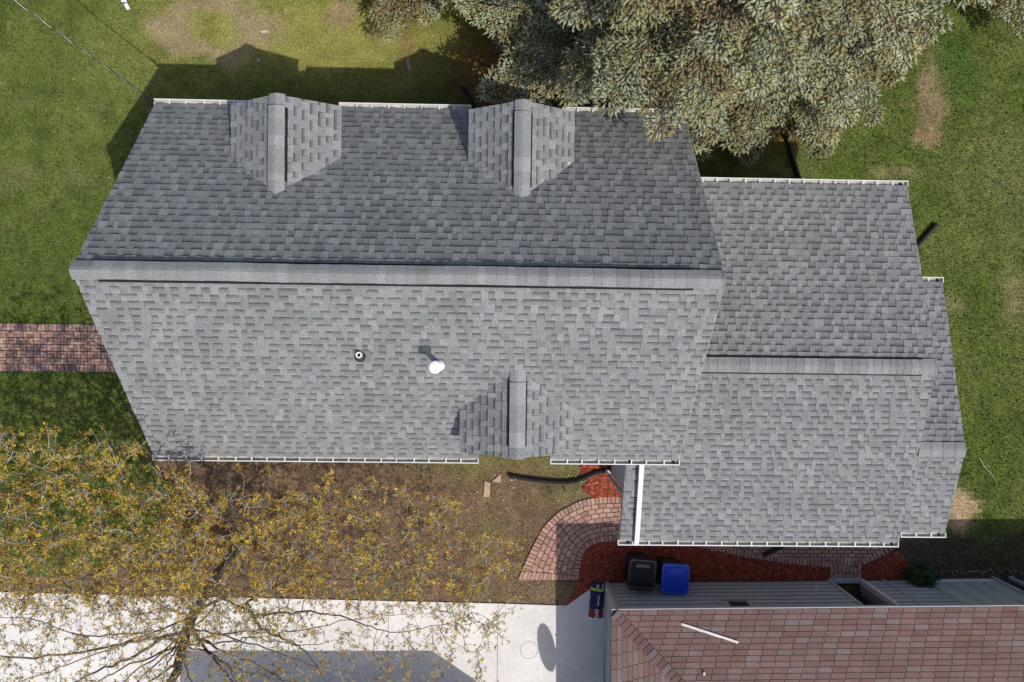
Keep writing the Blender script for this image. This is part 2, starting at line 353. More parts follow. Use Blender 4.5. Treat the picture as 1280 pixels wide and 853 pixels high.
# ------------------------------------------------------------------ brick paths
BR = [(.43, .265, .205), (.39, .23, .18), (.47, .30, .235), (.36, .225, .185), (.42, .25, .205)]
BD = [(.24, .16, .14), (.22, .17, .155)]
def bricks(name, specs, base_poly, z0=0):
    root = bpy.data.objects.new(name, None); COL.objects.link(root); root['kind'] = 'structure'
    b = MB(); b.prism([(x, y, -.006+z0) for x, y in base_poly], (0, 0, .016)); b.obj('joint_sand', M_SAND, root)
    vis = sorted(range(len(specs)), key=lambda i: specs[i][5])
    st = MB()
    for r, i in enumerate(vis):
        (cx, cy, ang, hl, hw) = specs[i][0][0], specs[i][0][1], specs[i][1], specs[i][2], specs[i][3]; col = specs[i][4]
        U = Vector((math.cos(ang), math.sin(ang), 0)); Vv = Vector((-U.y, U.x, 0))
        t = MB() if r < 300 else st; zt = random.uniform(-.003, .003)
        c = Vector((cx, cy, -.01)); e = .006
        p = [c-U*hl-Vv*hw, c+U*hl-Vv*hw, c+U*hl+Vv*hw, c-U*hl+Vv*hw]; up = Vector((0, 0, .045+z0+zt))
        q = [c-U*(hl-e)-Vv*(hw-e)+up, c+U*(hl-e)-Vv*(hw-e)+up, c+U*(hl-e)+Vv*(hw-e)+up, c-U*(hl-e)+Vv*(hw-e)+up]
        t.hexa(p+q, col)
        if r < 300: t.obj('brick', M_PAV, root)
    if len(vis) > 300: st.obj('bricks', M_PAV, root, kind='stuff')
    return root
sp = []
for y in (-.05-.1, -1.36+.1):
    x = -17
    while x < -7.15:
        sp.append(((x+.05, y), math.pi/2, .095, .046, jit(random.choice(BR+BD), .2, .06), 0 if x > -13.7 and x < -10.2 else 9)); x += .104
cell = .212; y = -.255
rows = 5; cw = (1.36-.05-.4-.0)/rows; hl = cw/2-.005
for r in range(rows):
    yc = -.255-cw*(r+.5); x = -17; k = r
    while x < -7.2:
        col = lambda: jit(random.choice(BR+BR+BR+BD), .13, .05)
        vv = 0 if -13.7 < x < -10.2 else 9
        if k % 2: sp += [((x+hl, yc+s*hl/2), 0, hl, hl/2-.003, col(), vv) for s in (-1, 1)]
        else: sp += [((x+hl+s*hl/2, yc), math.pi/2, hl, hl/2-.003, col(), vv) for s in (-1, 1)]
        x += cw; k += 1
bricks('brick_path', sp, PATHL)
def resample(pl, n):
    pts = [P(*p) for p in pl]; L = [0]
    for a, c in zip(pts[:-1], pts[1:]): L.append(L[-1]+(c-a).length)
    out = []
    for k in range(n+1):
        t = L[-1]*k/n; j = max(i for i in range(len(L)) if L[i] <= t+1e-9); j = min(j, len(pts)-2)
        out.append(pts[j].lerp(pts[j+1], (t-L[j])/(L[j+1]-L[j])))
    return out
def smooth(p, it=6):
    for _ in range(it): p = [p[0]]+[(p[i-1]+p[i]*2+p[i+1])/4 for i in range(1, len(p)-1)]+[p[-1]]
    return p
NO = 60; po = smooth(resample(OUTER[1:], NO)); pi_ = smooth(resample(INNER, NO)); sp = []
def course(t0, t1, length, radial=False, last=NO-4):
    tm = (t0+t1)/2; c = [po[k].lerp(pi_[k], tm) for k in range(NO+1)]; L = [0]
    for a, e in zip(c[:-1], c[1:]): L.append(L[-1]+(e-a).length)
    tot = L[last]; n = max(1, round(tot/length)); off = random.uniform(0, .8)
    for k in range(n+1):
        s0 = (k-off)*tot/n; s1 = s0+tot/n; s0 = max(s0, 0); s1 = min(s1, tot)
        if s1-s0 < .03: continue
        s = (s0+s1)/2; j = max(i for i in range(NO+1) if L[i] <= s); j = min(j, NO-1); fr = (s-L[j])/max(1e-6, L[j+1]-L[j])
        p = c[j].lerp(c[j+1], fr); dd = (c[j+1]-c[j]).normalized(); w = (po[j]-pi_[j]).length*(t1-t0)/2
        sp.append(((p.x, p.y), math.atan2(dd.y, dd.x), (s1-s0)/2-.0055, w-.0045, jit(random.choice(BR+BR+BR+BD[:1]), .17, .05), 0))
edges = [0, .15]+[.15+(.87-.15)*k/7 for k in range(1, 8)]+[1.0]
course(edges[0], edges[1], .115)
for a, c in zip(edges[1:-2], edges[2:-1]): course(a, c, .21)
course(edges[-2], 1, .115)
for k in range(15):  # closing soldier course at the lower end
    t = (k+.5)/15; a = po[NO].lerp(pi_[NO], t); c = po[NO-4].lerp(pi_[NO-4], t); m = (a+c)/2; dd = (c-a)
    sp.append(((m.x, m.y), math.atan2(dd.y, dd.x), dd.length/2-.004, (po[NO]-pi_[NO]).length/30-.005, jit(random.choice(BR), .15, .05), 0))
bd = resample(BOUND, 90)
def yb(x):
    for a, c in zip(bd[:-1], bd[1:]):
        if a.x <= x <= c.x: return a.y+(c.y-a.y)*(x-a.x)/max(1e-6, c.x-a.x)
    return -99
yy = P(800, 621).y-.05; r = 0
while yy > -6.6:
    x = P(777, 640).x+(.11 if r % 2 else 0)
    while x < P(1118, 640).x:
        if yb(x+.1) != -99 and yy > yb(x+.1)+.13: sp.append(((x+.1, yy), 0, .102, .046, jit(random.choice(BR), .2, .06), 0 if yy < -5.3 else 9))
        x += .218
    yy -= .104; r += 1
x = P(777, 660).x
while x < P(1120, 680).x:
    y0 = yb(x+.05); sl_ = math.atan2(yb(x+.1)-yb(x), .1) if yb(x) != -99 and yb(x+.1) != -99 else 0
    if y0 != -99: sp.append(((x+.05, y0+.09), sl_+math.pi/2, .088, .045, jit(random.choice(BR), .2, .06), 0))
    x += .105
xa, xb = P(1037, 720).x, P(1076, 720).x; ya, yb_ = P(1050, 709).y+.1, -7.09; ncol = 8
for k in range(ncol):
    w = (xb-xa)/ncol; y = ya+random.uniform(-.1, 0)
    while y > yb_+.05:
        y2 = max(y-.2, yb_); sp.append(((xa+w*(k+.5), (y+y2)/2), math.pi/2, (y-y2)/2-.005, w/2-.005, jit(random.choice(BR), .2, .06), 0)); y -= .208
bricks('front_brick_path', sp, PATHF, z0=.004)

# ================================================================== SHINGLES
SPEC = []   # (size, parent, MB)
def shingle_mb(O, U, V, N, u0, u1, s0, ex, hi, tone):
    b = MB(); g = .003; q = lambda u, s, z: O+U*u+V*s+N*z
    zb = (.024 if hi else .011)+random.uniform(-.001, .001); zt = .002; e = s0+ex*1.10; u0 += g*.5; u1 -= g*.5
    if hi:
        b.hexa([q(u0, s0, 0), q(u1, s0, 0), q(u1, e, 0), q(u0, e, 0), q(u0, s0, zb), q(u1, s0, zb), q(u1, e, zt), q(u0, e, zt)], tone)
    else:
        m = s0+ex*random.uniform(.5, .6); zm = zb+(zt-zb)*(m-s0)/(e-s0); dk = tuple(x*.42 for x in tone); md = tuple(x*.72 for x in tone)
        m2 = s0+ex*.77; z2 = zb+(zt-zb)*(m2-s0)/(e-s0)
        m0 = s0+ex*.14; z0_ = zb+(zt-zb)*(m0-s0)/(e-s0); lt = tuple(x*1.22 for x in tone)  # lt: sunlit butt edge painted as a lighter strip
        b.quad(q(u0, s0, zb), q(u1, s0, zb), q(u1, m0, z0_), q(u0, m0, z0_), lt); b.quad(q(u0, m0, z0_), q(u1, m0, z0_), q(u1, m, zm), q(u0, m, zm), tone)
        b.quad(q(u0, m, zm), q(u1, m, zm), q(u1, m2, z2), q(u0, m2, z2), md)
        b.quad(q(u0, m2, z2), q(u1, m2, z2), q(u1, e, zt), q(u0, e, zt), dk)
        b.quad(q(u0, s0, 0), q(u1, s0, 0), q(u1, s0, zb), q(u0, s0, zb), tone)
        b.quad(q(u0, s0, 0), q(u0, s0, zb), q(u0, e, zt), q(u0, e, 0), tone); b.quad(q(u1, s0, zb), q(u1, s0, 0), q(u1, e, 0), q(u1, e, zt), tone)
    return b
TONES = [tuple(.226+(c-.207)*.66+o for c, o in zip(t, (.0, .001, .001))) for t in [(.180, .187, .192), (.200, .206, .210), (.232, .238, .241), (.215, .220, .222), (.168, .174, .181), (.250, .257, .260), (.19, .20, .195)]]
def lay(parent, O, U, V, width, length, rows, keep=None, urange=None, tint=(1, 1, 1), wmin=.075, wmax=.19):
    N = U.cross(V).normalized()
    if N.z < 0: N = -N
    ex = length/rows
    for r in range(rows):
        s0 = r*ex; segs = urange(s0+ex/2) if urange else [(0, width)]
        for (a, c) in segs:
            u = a-random.uniform(0, .25); hi = random.random() < .5
            while u < c:
                w = random.uniform(wmin, wmax) if hi else random.uniform(wmin*1.35, wmax*1.15); u0, u1 = max(u, a), min(u+w, c)
                if u1-u0 > .02:
                    ce = O+U*((u0+u1)/2)+V*(s0+ex/2)
                    if keep is None or keep(ce):
                        t = jit(random.choice(TONES), .06, .022)
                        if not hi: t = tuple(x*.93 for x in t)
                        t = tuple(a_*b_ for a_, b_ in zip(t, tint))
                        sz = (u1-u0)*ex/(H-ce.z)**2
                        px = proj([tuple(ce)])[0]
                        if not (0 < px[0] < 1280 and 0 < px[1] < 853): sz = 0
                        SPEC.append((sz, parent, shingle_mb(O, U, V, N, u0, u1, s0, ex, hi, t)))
                u += w
                hi = (not hi) if random.random() < .85 else hi
def deck(m, pts, N, t=.14): m.prism([vec(Vector(p)-N*(t+.003)) for p in pts], N*t)
X1, Y1 = Vector((1, 0, 0)), Vector((0, 1, 0))
house = thing('house', 'large two level house with grey shingle gable roofs, three dormers and white gutters', 'house', (0, 0, 0))
# main roof
xL, xR, yN, yR, yS, zE, zR = -7.50, 4.12, 4.78, .925, -2.90, 4.03, 7.12
def zmainN(y): return zR-(y-yR)*(zR-zE)/(yN-yR)
def zmainS(y): return zR-(yR-y)*(zR-zE)/(yR-yS)
nN = Vector((0, zR-zE, yN-yR)).normalized(); nS = Vector((0, -(zR-zE), yR-yS)).normalized()
nxl, nxr, nyl = -.36, 1.26, -2.46       # notch in the front slope for the front dormer
b = MB(); deck(b, [(xL, yN, zE), (xR, yN, zE), (xR, yR, zR), (xL, yR, zR)][::-1], nN)
deck(b, [(xL, yS, zE), (nxl, yS, zE), (nxl, nyl, zmainS(nyl)), (nxr, nyl, zmainS(nyl)), (nxr, yS, zE), (xR, yS, zE), (xR, yR, zR), (xL, yR, zR)], nS)
roof = b.obj('roof', M_TRIM, house)
VN_ = Vector((0, yR-yN, zR-zE)); LN = VN_.length; VN_.normalize()
VS_ = Vector((0, yR-yS, zR-zE)); LS = VS_.length; VS_.normalize()
lay(roof, Vector((xL, yN, zE)), X1, VN_, xR-xL, LN, 28, keep=lambda c: not (c.y > 3.0 and (abs(c.x+4.32) < .7 or abs(c.x-.48) < .7)))
def ur(s):
    y = yS+s*(yR-yS)/LS
    return [(0, nxl-xL), (nxr-xL, xR-xL)] if y < nyl else [(0, xR-xL)]
lay(roof, Vector((xL, yS, zE)), X1, VS_, xR-xL, LS, 30, urange=ur)
# rear/right wing
wx0, wx1, wyN, wyR, wyS, wzN, wzR = 2.99, 9.67, 3.48, -.735, -4.985, 3.13, 4.46
sl_w = (wzR-wzN)/(wyN-wyR); wzS = wzR-sl_w*(wyR-wyS)
nWN = Vector((0, sl_w, 1)).normalized(); nWS = Vector((0, -sl_w, 1)).normalized()
mw = 3.86      # main gable wall
zw = lambda y: wzR-sl_w*abs(wyR-y)
b = MB(); deck(b, [(mw, wyN, wzN), (wx1, wyN, wzN), (wx1, wyR, wzR), (mw, wyR, wzR)][::-1], nWN)
deck(b, [(wx0, wyS, wzS), (wx1, wyS, wzS), (wx1, wyR, wzR), (mw, wyR, wzR), (mw, -2.5, zw(-2.5)), (wx0, -2.5, zw(-2.5))], nWS)
roofw = b.obj('roof', M_TRIM, house)
VWN = Vector((0, wyR-wyN, wzR-wzN)); LWN = VWN.length; VWN.normalize()
VWS = Vector((0, wyR-wyS, wzR-wzS)); LWS = VWS.length; VWS.normalize()
lay(roofw, Vector((mw, wyN, wzN)), X1, VWN, wx1-mw, LWN, 29, wmin=.075, wmax=.19)
lay(roofw, Vector((wx0, wyS, wzS)), X1, VWS, wx1-wx0, LWS, 30, urange=lambda s: [(0, wx1-wx0)] if wyS+s*(wyR-wyS)/LWS < -2.55 else [(mw-wx0, wx1-wx0)], wmin=.075, wmax=.19)
# side extension
ex0, ex1, eyN, ezN, eyR, eyS = 9.675, 10.74, 1.24, 2.87, -2.64, -4.73
ezR = zw(eyR)-.004; ezS = zw(eyS)-.004
nEN = Vector((0, (ezR-ezN)/(eyN-eyR), 1)).normalized()
b = MB(); deck(b, [(9.3, eyN, ezN), (ex1, eyN, ezN), (ex1, eyR, ezR), (9.3, eyR, ezR)][::-1], nEN); deck(b, [(ex0, eyS, ezS), (ex1, eyS, ezS), (ex1, eyR, ezR), (ex0, eyR, ezR)], nWS)
roofe = b.obj('roof', M_TRIM, house)
VEN = Vector((0, eyR-eyN, ezR-ezN)); LEN = VEN.length; VEN.normalize()
lay(roofe, Vector((9.4, eyN, ezN)), X1, VEN, ex1-9.4, LEN, 27, wmin=.075, wmax=.19, tint=(.97, .98, 1))
lay(roofe, Vector((ex0, eyS, ezS)), X1, VWS, ex1-ex0, (eyR-eyS)/VWS.y, 15, wmin=.075, wmax=.19)

# ridge caps and vents
def caps(parent, A, B, half, slope, lift, wmin, wmax, n_prof=7, tint=1.0, name='ridge_cap', wave=0):
    A = Vector(A); B = Vector(B); D = (B-A); L = D.length; D.normalize(); Sd = Vector((-D.y, D.x, 0)); t = 0; k = 0
    while t < L-.01:
        w = min(random.uniform(wmin, wmax), L-t); b = MB(); tone = tuple(x*tint for x in jit(random.choice([TONES[1], TONES[2], TONES[3]]), .11, .012)); hh = half*random.uniform(.985, 1.015)
        def ring(tt, dz):
            out = []
            for i in range(n_prof):
                s = -1+2*i/(n_prof-1); y = s*hh; z = -slope*(math.sqrt(y*y+.0012)-.035)+lift+dz
                wv = wave*math.sin(tt*1.1)*.6+wave*.4*math.sin(tt*2.9+1)
                out.append(A+D*tt+Sd*(y+wv)+Vector((0, 0, z)))
            return out
        r0 = ring(t-.02, .010); r1 = ring(t+w, .002); r0b = [p-Vector((0, 0, .012)) for p in r0]
        for i in range(n_prof-1):
            b.quad(r0[i], r0[i+1], r1[i+1], r1[i], tone); b.quad(r0b[i], r0b[i+1], r0[i+1], r0[i], tone)
        for i in (0, n_prof-1): b.quad(r0[i], r1[i], r1[i]-Vector((0, 0, .012)), r0b[i], tone)
        b.obj(name, M_SH, parent); t += w; k += 1
def ventbar(parent, A, B, half, slope, lift):
    A = Vector(A); B = Vector(B); D = (B-A).normalized(); Sd = Vector((-D.y, D.x, 0)); b = MB(); z = lambda y, dz: Vector((0, 0, -slope*abs(y)+dz))
    for sg in (-1, 1):
        y1 = sg*half
        p = [A+Sd*0+z(0, 0), A+Sd*y1+z(y1, -.01), A+Sd*y1+z(y1, lift), A+z(0, lift)]
        b.prism(p, B-A)
    b.obj('ridge_vent', M_BLACK, parent)
sm = (zR-zE)/(yN-yR)
ventbar(roof, (xL+.43, yR, zR), (xR-.56, yR, zR), .20, sm, .055)
caps(roof, (xL+.40, yR, zR), (xR-.53, yR, zR), .165, sm*.75, .07, .13, .28, wave=.008)
caps(roof, (xL, yR, zR), (xL+.42, yR, zR), .17, sm, .03, .4, .45); caps(roof, (xR-.55, yR, zR), (xR, yR, zR), .17, sm, .03, .25, .3)
ventbar(roofw, (mw, wyR, wzR), (wx1-.33, wyR, wzR), .195, sl_w, .05)
caps(roofw, (mw, wyR, wzR), (wx1-.32, wyR, wzR), .165, sl_w, .062, .14, .21); caps(roofw, (wx1-.33, wyR, wzR), (wx1, wyR, wzR), .18, sl_w, .025, .3, .35)
caps(roofe, (ex0+.002, eyR, ezR), (ex1, eyR, ezR), .17, .3, .03, .26, .3)

# dormers
def dormer(cx, half, yf, dr, zr, ze, wh, zmain, wall_y, zlow, win, lab):
    # dr = +1 faces +y, -1 faces -y
    yb_r = yf
    while (zmain(yb_r) < zr+.02): yb_r -= dr*.02
    ylen = abs(yf-yb_r); t = MB(); zwe = zr-(zr-ze)*wh/half-.16
    pts = [(cx-wh, wall_y, zlow), (cx+wh, wall_y, zlow), (cx+wh, wall_y, zwe), (cx, wall_y, zr-.17), (cx-wh, wall_y, zwe)]
    t.prism(pts, (0, -dr*(abs(wall_y-yb_r)-.3), 0)); dm = t.obj('dormer', M_SIDE2, house); dm['label'] = lab
    dk = MB(); s = (zr-ze)/half
    for sg in (-1, 1):
        n = Vector((sg*s, 0, 1)).normalized(); q = [(cx, yf, zr), (cx, yb_r, zr), (cx+sg*half, yb_r, ze), (cx+sg*half, yf, ze)]
        dk.prism([vec(Vector(p)-n*.125) for p in q], n*.12)
        O = Vector((cx+sg*half, yf, ze)); Vv = Vector((-sg*half, 0, zr-ze)); Ld = Vv.length; Vv.normalize(); U = Vector((0, -dr, 0))
        lay(dm, O, U, Vv, ylen, Ld, 8, keep=lambda c: c.z > zmain(c.y)-.03, wmin=.09, wmax=.20, tint=(1.06, 1.06, 1.07))
    dk.obj('roof_deck', M_TRIM, dm)
    A = (cx, yf-dr*.24, zr); Bq = (cx, yb_r+dr*.28, zr)
    ventbar(dm, A, Bq, .192, s, .05); caps(dm, A, Bq, .162, s*.8, .055, .22, .34, tint=1.15)
    caps(dm, (cx, yf, zr), A, .16, s, .018, .24, .3, tint=1.12); caps(dm, Bq, (cx, yb_r-dr*.02, zr), .16, s, .03, .3, .4, tint=1.12)
    if win:
        w = MB(); y = wall_y+dr*.02
        w.box(cx-.34, cx+.34, min(y, y-dr*.05), max(y, y-dr*.05), zlow+.45, zlow+1.25); fr = w.obj('window_frame', M_WHITE, dm)
        w = MB(); y2 = y+dr*.004; w.box(cx-.28, cx+.28, min(y2, y2-dr*.02), max(y2, y2-dr*.02), zlow+.51, zlow+1.19); w.obj('window_pane', M_GLASS, dm)
    # flashing along the cheeks
    for sg in (-1, 1):
        w = MB(); ya = wall_y; n_ = 1
        ybk = wall_y
        while zmain(ybk) < zwe+.02: ybk -= dr*.02
        x = cx+sg*(wh+.004)
        w.prism([(x, ya, zmain(ya)+.03), (x, ya, zmain(ya)+.12), (x, ybk, zmain(ybk)+.12), (x, ybk, zmain(ybk)+.03)], (sg*.006, 0, 0)); w.obj('flashing', M_TRIM, dm)
    return dm
dormer(-4.33, 1.11, 4.49, 1, 5.80, 5.12, .98, zmainN, 4.18, 4.1, True, 'rear dormer with grey shingles nearer the power line')
dormer(.475, 1.08, 4.47, 1, 5.80, 5.12, .95, zmainN, 4.16, 4.1, True, 'rear dormer with grey shingles beside the spruces')
dormer(.45, 1.17, -2.60, -1, 5.70, 5.034, .80, zmainS, -2.44, 2.7, True, 'front dormer between the two front gutters')

# emit the shingles: the largest in view as parts, the rest joined
def emit(spec, m, name, lim=300):
    spec = sorted(spec, key=lambda s: -s[0]); rest = {}
    for k, (sz, par, b) in enumerate(spec):
        if k < lim: b.obj(name, m, par)
        else:
            r = rest.setdefault(par.name, (par, MB()))[1]; n = len(r.v); r.v += b.v; r.c += b.c; r.f += [tuple(n+i for i in f) for f in b.f]
    for par, r in rest.values(): r.obj(name+'s', m, par, kind='stuff')
emit(SPEC, M_SH, 'shingle')

# walls with lapped boards
def lapwall(b, p0, p1, z0, ztop, out, step=.12, th=.014):
    p0 = Vector((*p0, 0)); p1 = Vector((*p1, 0)); o = Vector((*out, 0)); z = z0; D = p1-p0
    zmax = max(ztop(t/20) for t in range(21))
    while z < zmax-.005:
        z1 = min(z+step, zmax); ts = [t/40 for t in range(41) if ztop(t/40) >= z1-.001]
        if ts:
            a = p0+D*ts[0]; c = p0+D*ts[-1]; Z = lambda q, zz, e: q+o*e+Vector((0, 0, zz))
            b.quad(Z(a, z, th), Z(c, z, th), Z(c, z1, .002), Z(a, z1, .002)); b.quad(Z(a, z, .002), Z(c, z, .002), Z(c, z, th), Z(a, z, th))
        z = z1
def gable(y0, y1, zf, dz=.18): return lambda t: zf(y0+(y1-y0)*t)-dz
b = MB(); zf = lambda y: (zmainN(y) if y > yR else zmainS(y))
mS, mN, mL = -2.5, 4.43, -7.2
b.prism([(mL, mS, -.05), (mL, mN, -.05), (mL, mN, zf(mN)-.17), (mL, yR, zR-.17), (mL, mS, zf(mS)-.17)], (mw-mL, 0, 0))
lapwall(b, (mL, mN), (mL, mS), .15, gable(mN, mS, zf), (-1, 0)); lapwall(b, (mw, mS), (mw, mN), .15, gable(mS, mN, zf), (1, 0))
lapwall(b, (mL, mS), (mw, mS), .15, lambda t: zf(mS)-.18, (0, -1)); lapwall(b, (mw, mN), (mL, mN), .15, lambda t: zf(mN)-.18, (0, 1))
wall = b.obj('wall', M_SIDE2, house)
b = MB(); a0, a1, wS2, wN2 = 3.27, 9.38, -4.02, 3.2; 
b.prism([(a0+.6, mS+.05, -.05), (a0+.6, wN2, -.05), (a0+.6, wN2, zw(wN2)-.2), (a0+.6, wyR, wzR-.2), (a0+.6, mS+.05, zw(mS)-.2)], (a1-a0-.6, 0, 0))
b.box(a0, a1, wS2, mS+.04, -.05, zw(wS2)-.2)
b.prism([(a0, wS2, zw(wS2)-.21), (a0, mS, zw(wS2)-.21), (a0, mS, zw(mS)-.17), (a0, wS2, zw(wS2)-.17)], (a1-a0, 0, 0))
lapwall(b, (a0, mS), (a0, wS2), .15, gable(mS, wS2, zw), (-1, 0)); lapwall(b, (a0, wS2), (a1, wS2), .15, lambda t: zw(wS2)-.19, (0, -1))
lapwall(b, (a1, wN2), (a0, wN2), .15, lambda t: zw(wN2)-.19, (0, 1)); lapwall(b, (a1, wS2), (a1, wN2), .15, gable(wS2, wN2, zw), (1, 0))
b.obj('wall', M_SIDE2, house)
b = MB(); zx = lambda y: (ezR-(y-eyR)*(ezR-ezN)/(eyN-eyR)) if y > eyR else zw(y)
b.prism([(9.3, -4.45, -.05), (9.3, .95, -.05), (9.3, .95, zx(.95)-.17), (9.3, eyR, ezR-.17), (9.3, -4.45, zx(-4.45)-.17)], (1.14, 0, 0))
lapwall(b, (10.44, -4.45), (10.44, .95), .15, gable(-4.45, .95, zx), (1, 0)); lapwall(b, (9.38, -4.45), (10.44, -4.45), .15, lambda t: zx(-4.45)-.18, (0, -1))
b.obj('wall', M_SIDE2, house)
def window(parent, c, U, out, w, h):
    U = Vector(U); o = Vector(out); c = Vector(c); b = MB(); b.obox(c-o*.02, U, Vector((0, 0, 1)), o, w/2, h/2, .05); f = b.obj('window', M_WHITE, parent)
    for s in (-1, 1):
        b = MB(); b.obox(c+o*.032+Vector((0, 0, s*h/4)), U, Vector((0, 0, 1)), o, w/2-.06, h/4-.045, .004); b.obj('pane', M_GLASS, f)
for x in (-5.6, -3.2): window(house, (x, mS, 1.7), X1, (0, -1, 0), .9, 1.3)
for y in (-.9, 2.8): window(house, (mL, y, 1.7), Y1, (-1, 0, 0), .9, 1.3); window(house, (mL, y, 4.5 if y > 0 else 4.3), Y1, (-1, 0, 0), .7, 1.0)
for x in (-5.8, -2.2, 2.4): window(house, (x, mN, 1.7), X1, (0, 1, 0), .9, 1.3)
for x in (6.0, 8.2): window(house, (x, wN2, 1.6), X1, (0, 1, 0), .9, 1.2)
for y in (-3.4, -.4): window(house, (10.44, y, 1.5), Y1, (1, 0, 0), .8, 1.1)
b = MB(); b.box(4.6, 5.5, wS2-.04, wS2, 0, 2.05); dr_ = b.obj('door', M_TRIM, house); b = MB(); b.box(5.36, 5.40, wS2-.09, wS2-.041, .95, 1.05); b.obj('handle', M_STEEL, dr_)

# gutters with hangers
def gutter(x0, x1, y, z, dr, hang=None, ends=(True, True), hole=None):
    g = MB(); w = .118; h = .115; t = .012; lipw = .015
    f = lambda a, c, za, zb: g.box(x0, x1, min(y+dr*a, y+dr*c), max(y+dr*a, y+dr*c), z+za, z+zb)
    f(0, .008, -h, -.012); f(w-t, w, -h, 0); f(.009, w-t-.001, -h, -h+.008); f(w-lipw, w+.006, .0015, .016)
    for e, x in zip(ends, (x0, x1)):
        if e: g.box(x-.008, x+.008, min(y-dr*.002, y+dr*(w+.007)), max(y-dr*.002, y+dr*(w+.007)), z-h-.002, z+.018)
    o = g.obj('gutter', M_WHITE, house)
    g = MB(); g.box(x0+.01, x1-.01, min(y+dr*.01, y+dr*(w-t-.002)), max(y+dr*.01, y+dr*(w-t-.002)), z-h+.01, z-h+.05); g.obj('trough_lining', M_TROUGH, o)
    n = max(1, round((x1-x0)/.36)); st = (x1-x0)/n
    for k in range(1, n):
        x = x0+st*k+random.uniform(-.03, .03); g = MB(); g.box(x-.013, x+.013, min(y-dr*.02, y+dr*(w-lipw-.001)), max(y-dr*.02, y+dr*(w-lipw-.001)), z-.006, z+.012); g.obj('hanger', M_WHITE, o)
    for hx in hole or ():
        g = MB(); c = Vector((hx, y+dr*w*.48, z-h+.052)); g.tube([c, c+Vector((0, 0, .012))], .04, 14); g.obj('outlet', M_DARK, o)
    return o
gz = zE-.02
gutter(xL-.02, -5.42, yN, gz, 1); gutter(-3.50, -.62, yN, gz, 1); gutter(1.42, xR, yN, gz, 1)
gutter(xL-.02, nxl, yS, gz, -1); gutter(nxr, xR+.02, yS, gz, -1, hole=(3.05, 4.02))
gutter(4.1, wx1+.02, wyN, wzN-.02, 1, hole=(9.55,)); gutter(wx0-.03, wx1+.0, wyS, wzS-.02, -1, hole=(3.2, 9.55))
gutter(9.69, ex1+.02, eyN, ezN-.02, 1, hole=(10.66,)); gutter(wx1+.02, ex1+.02, eyS, ezS-.02, -1, hole=(10.64,))
# fascia boards along the rakes
for (x, pts, o_) in ((xL-.012, [(yN, zE), (yR, zR), (yS, zE)], 1), (xR+.002, [(yN, zE), (yR, zR), (yS, zE)], 1), (wx1+.002, [(wyN, wzN), (wyR, wzR), (wyS, wzS)], 1), (ex1+.002, [(eyN, ezN), (eyR, ezR), (eyS, ezS)], 1)):
    b = MB()
    for (ya, za), (yc, zc) in zip(pts[:-1], pts[1:]):
        b.prism([(x, ya, za-.02), (x, yc, zc-.02), (x, yc, zc-.22), (x, ya, za-.2)], (.010, 0, 0))
    b.obj('rake_board', M_TRIM, house)
# roof downspout crossing the wing roof
a = P(803, 582, 3.95); c = P(796.5, 673, 3.28); b = MB()
top = Vector((a.x, yS-.09, zE-.06)); b1 = Vector((a.x, yS-.13, zw(yS-.13)+.10)); b2 = Vector((c.x, wyS+.04, zw(wyS)+.11)); D = (b2-b1).normalized(); Sd = D.cross(Vector((0, 0, 1))).normalized(); Nn = Sd.cross(D)
def rect_tube(b, p, q, w, h):
    D = (Vector(q)-Vector(p)).normalized(); Sd = D.cross(Vector((0, 0, 1)))
    Sd = Sd.normalized() if Sd.length > .01 else Vector((1, 0, 0)); Nn = Sd.cross(D).normalized(); P0 = Vector(p); P1 = Vector(q)
    b.hexa([P0-Sd*w-Nn*h, P0+Sd*w-Nn*h, P0+Sd*w+Nn*h, P0-Sd*w+Nn*h, P1-Sd*w-Nn*h, P1+Sd*w-Nn*h, P1+Sd*w+Nn*h, P1-Sd*w+Nn*h])
rect_tube(b, b1+Vector((0, 0, .03)), b2, .056, .04); rect_tube(b, b2-D*.002, b2+Vector((-.004, -.12, -.06)), .055, .039)
b.obj('downspout', M_WHITE, house, bevel=.008)
b = MB(); p = [P(783, 618, 3.0), Vector((3.20, -4.08, 2.6)), Vector((3.20, -4.08, .2)), P(759, 590, .12)]
p[0] = Vector((3.2, -4.86, 3.0))
for q, r in zip(p[:-1], p[1:]): rect_tube(b, q, r, .042, .034)
b.obj('downspout', M_TRIM, house, bevel=.006)
b = MB(); e = P(760, 590, .12); b.obox(e-Vector((0, 0, .06)), X1, Y1, Vector((0, 0, 1)), .07, .055, .12); b.obj('downspout_elbow', M_WHITE, house, bevel=.02)

# vents on the roof
y = P(449, 444, 6.0).y; zz = zmainS(y); c = Vector((P(449, 444, zz+.15).x, P(449, 444, zz+.15).y, zmainS(P(449, 444, zz+.15).y)))
v = MB(); v.obox(c+nS*.022+Vector((.03, 0, 0)), X1, VS_, nS, .17, .14, .008); v.obj('vent_flashing', M_BOOT2, house)
v = MB(); v.tube([c+nS*.02, c+nS*.06, c+Vector((0, 0, .10)), c+Vector((0, 0, .13))], [.125, .11, .075, .065], 20); v.obj('vent_boot', M_BOOT, house, smooth=True)
v = MB(); n = 20
for k in range(n):
    a0, a1 = 2*math.pi*k/n, 2*math.pi*(k+1)/n; q = lambda r, a, z: c+Vector((r*math.cos(a), r*math.sin(a), z))
    v.quad(q(.062, a0, .1), q(.062, a1, .1), q(.062, a1, .19), q(.062, a0, .19)); v.quad(q(.062, a0, .19), q(.062, a1, .19), q(.036, a1, .19), q(.036, a0, .19)); v.quad(q(.036, a0, .19), q(.036, a1, .19), q(.036, a1, .1), q(.036, a0, .1))
v.obj('vent_pipe', M_PVC, house)
base = P(547, 457, 6.0); base.z = zmainS(base.y); v = MB(); hh = .82
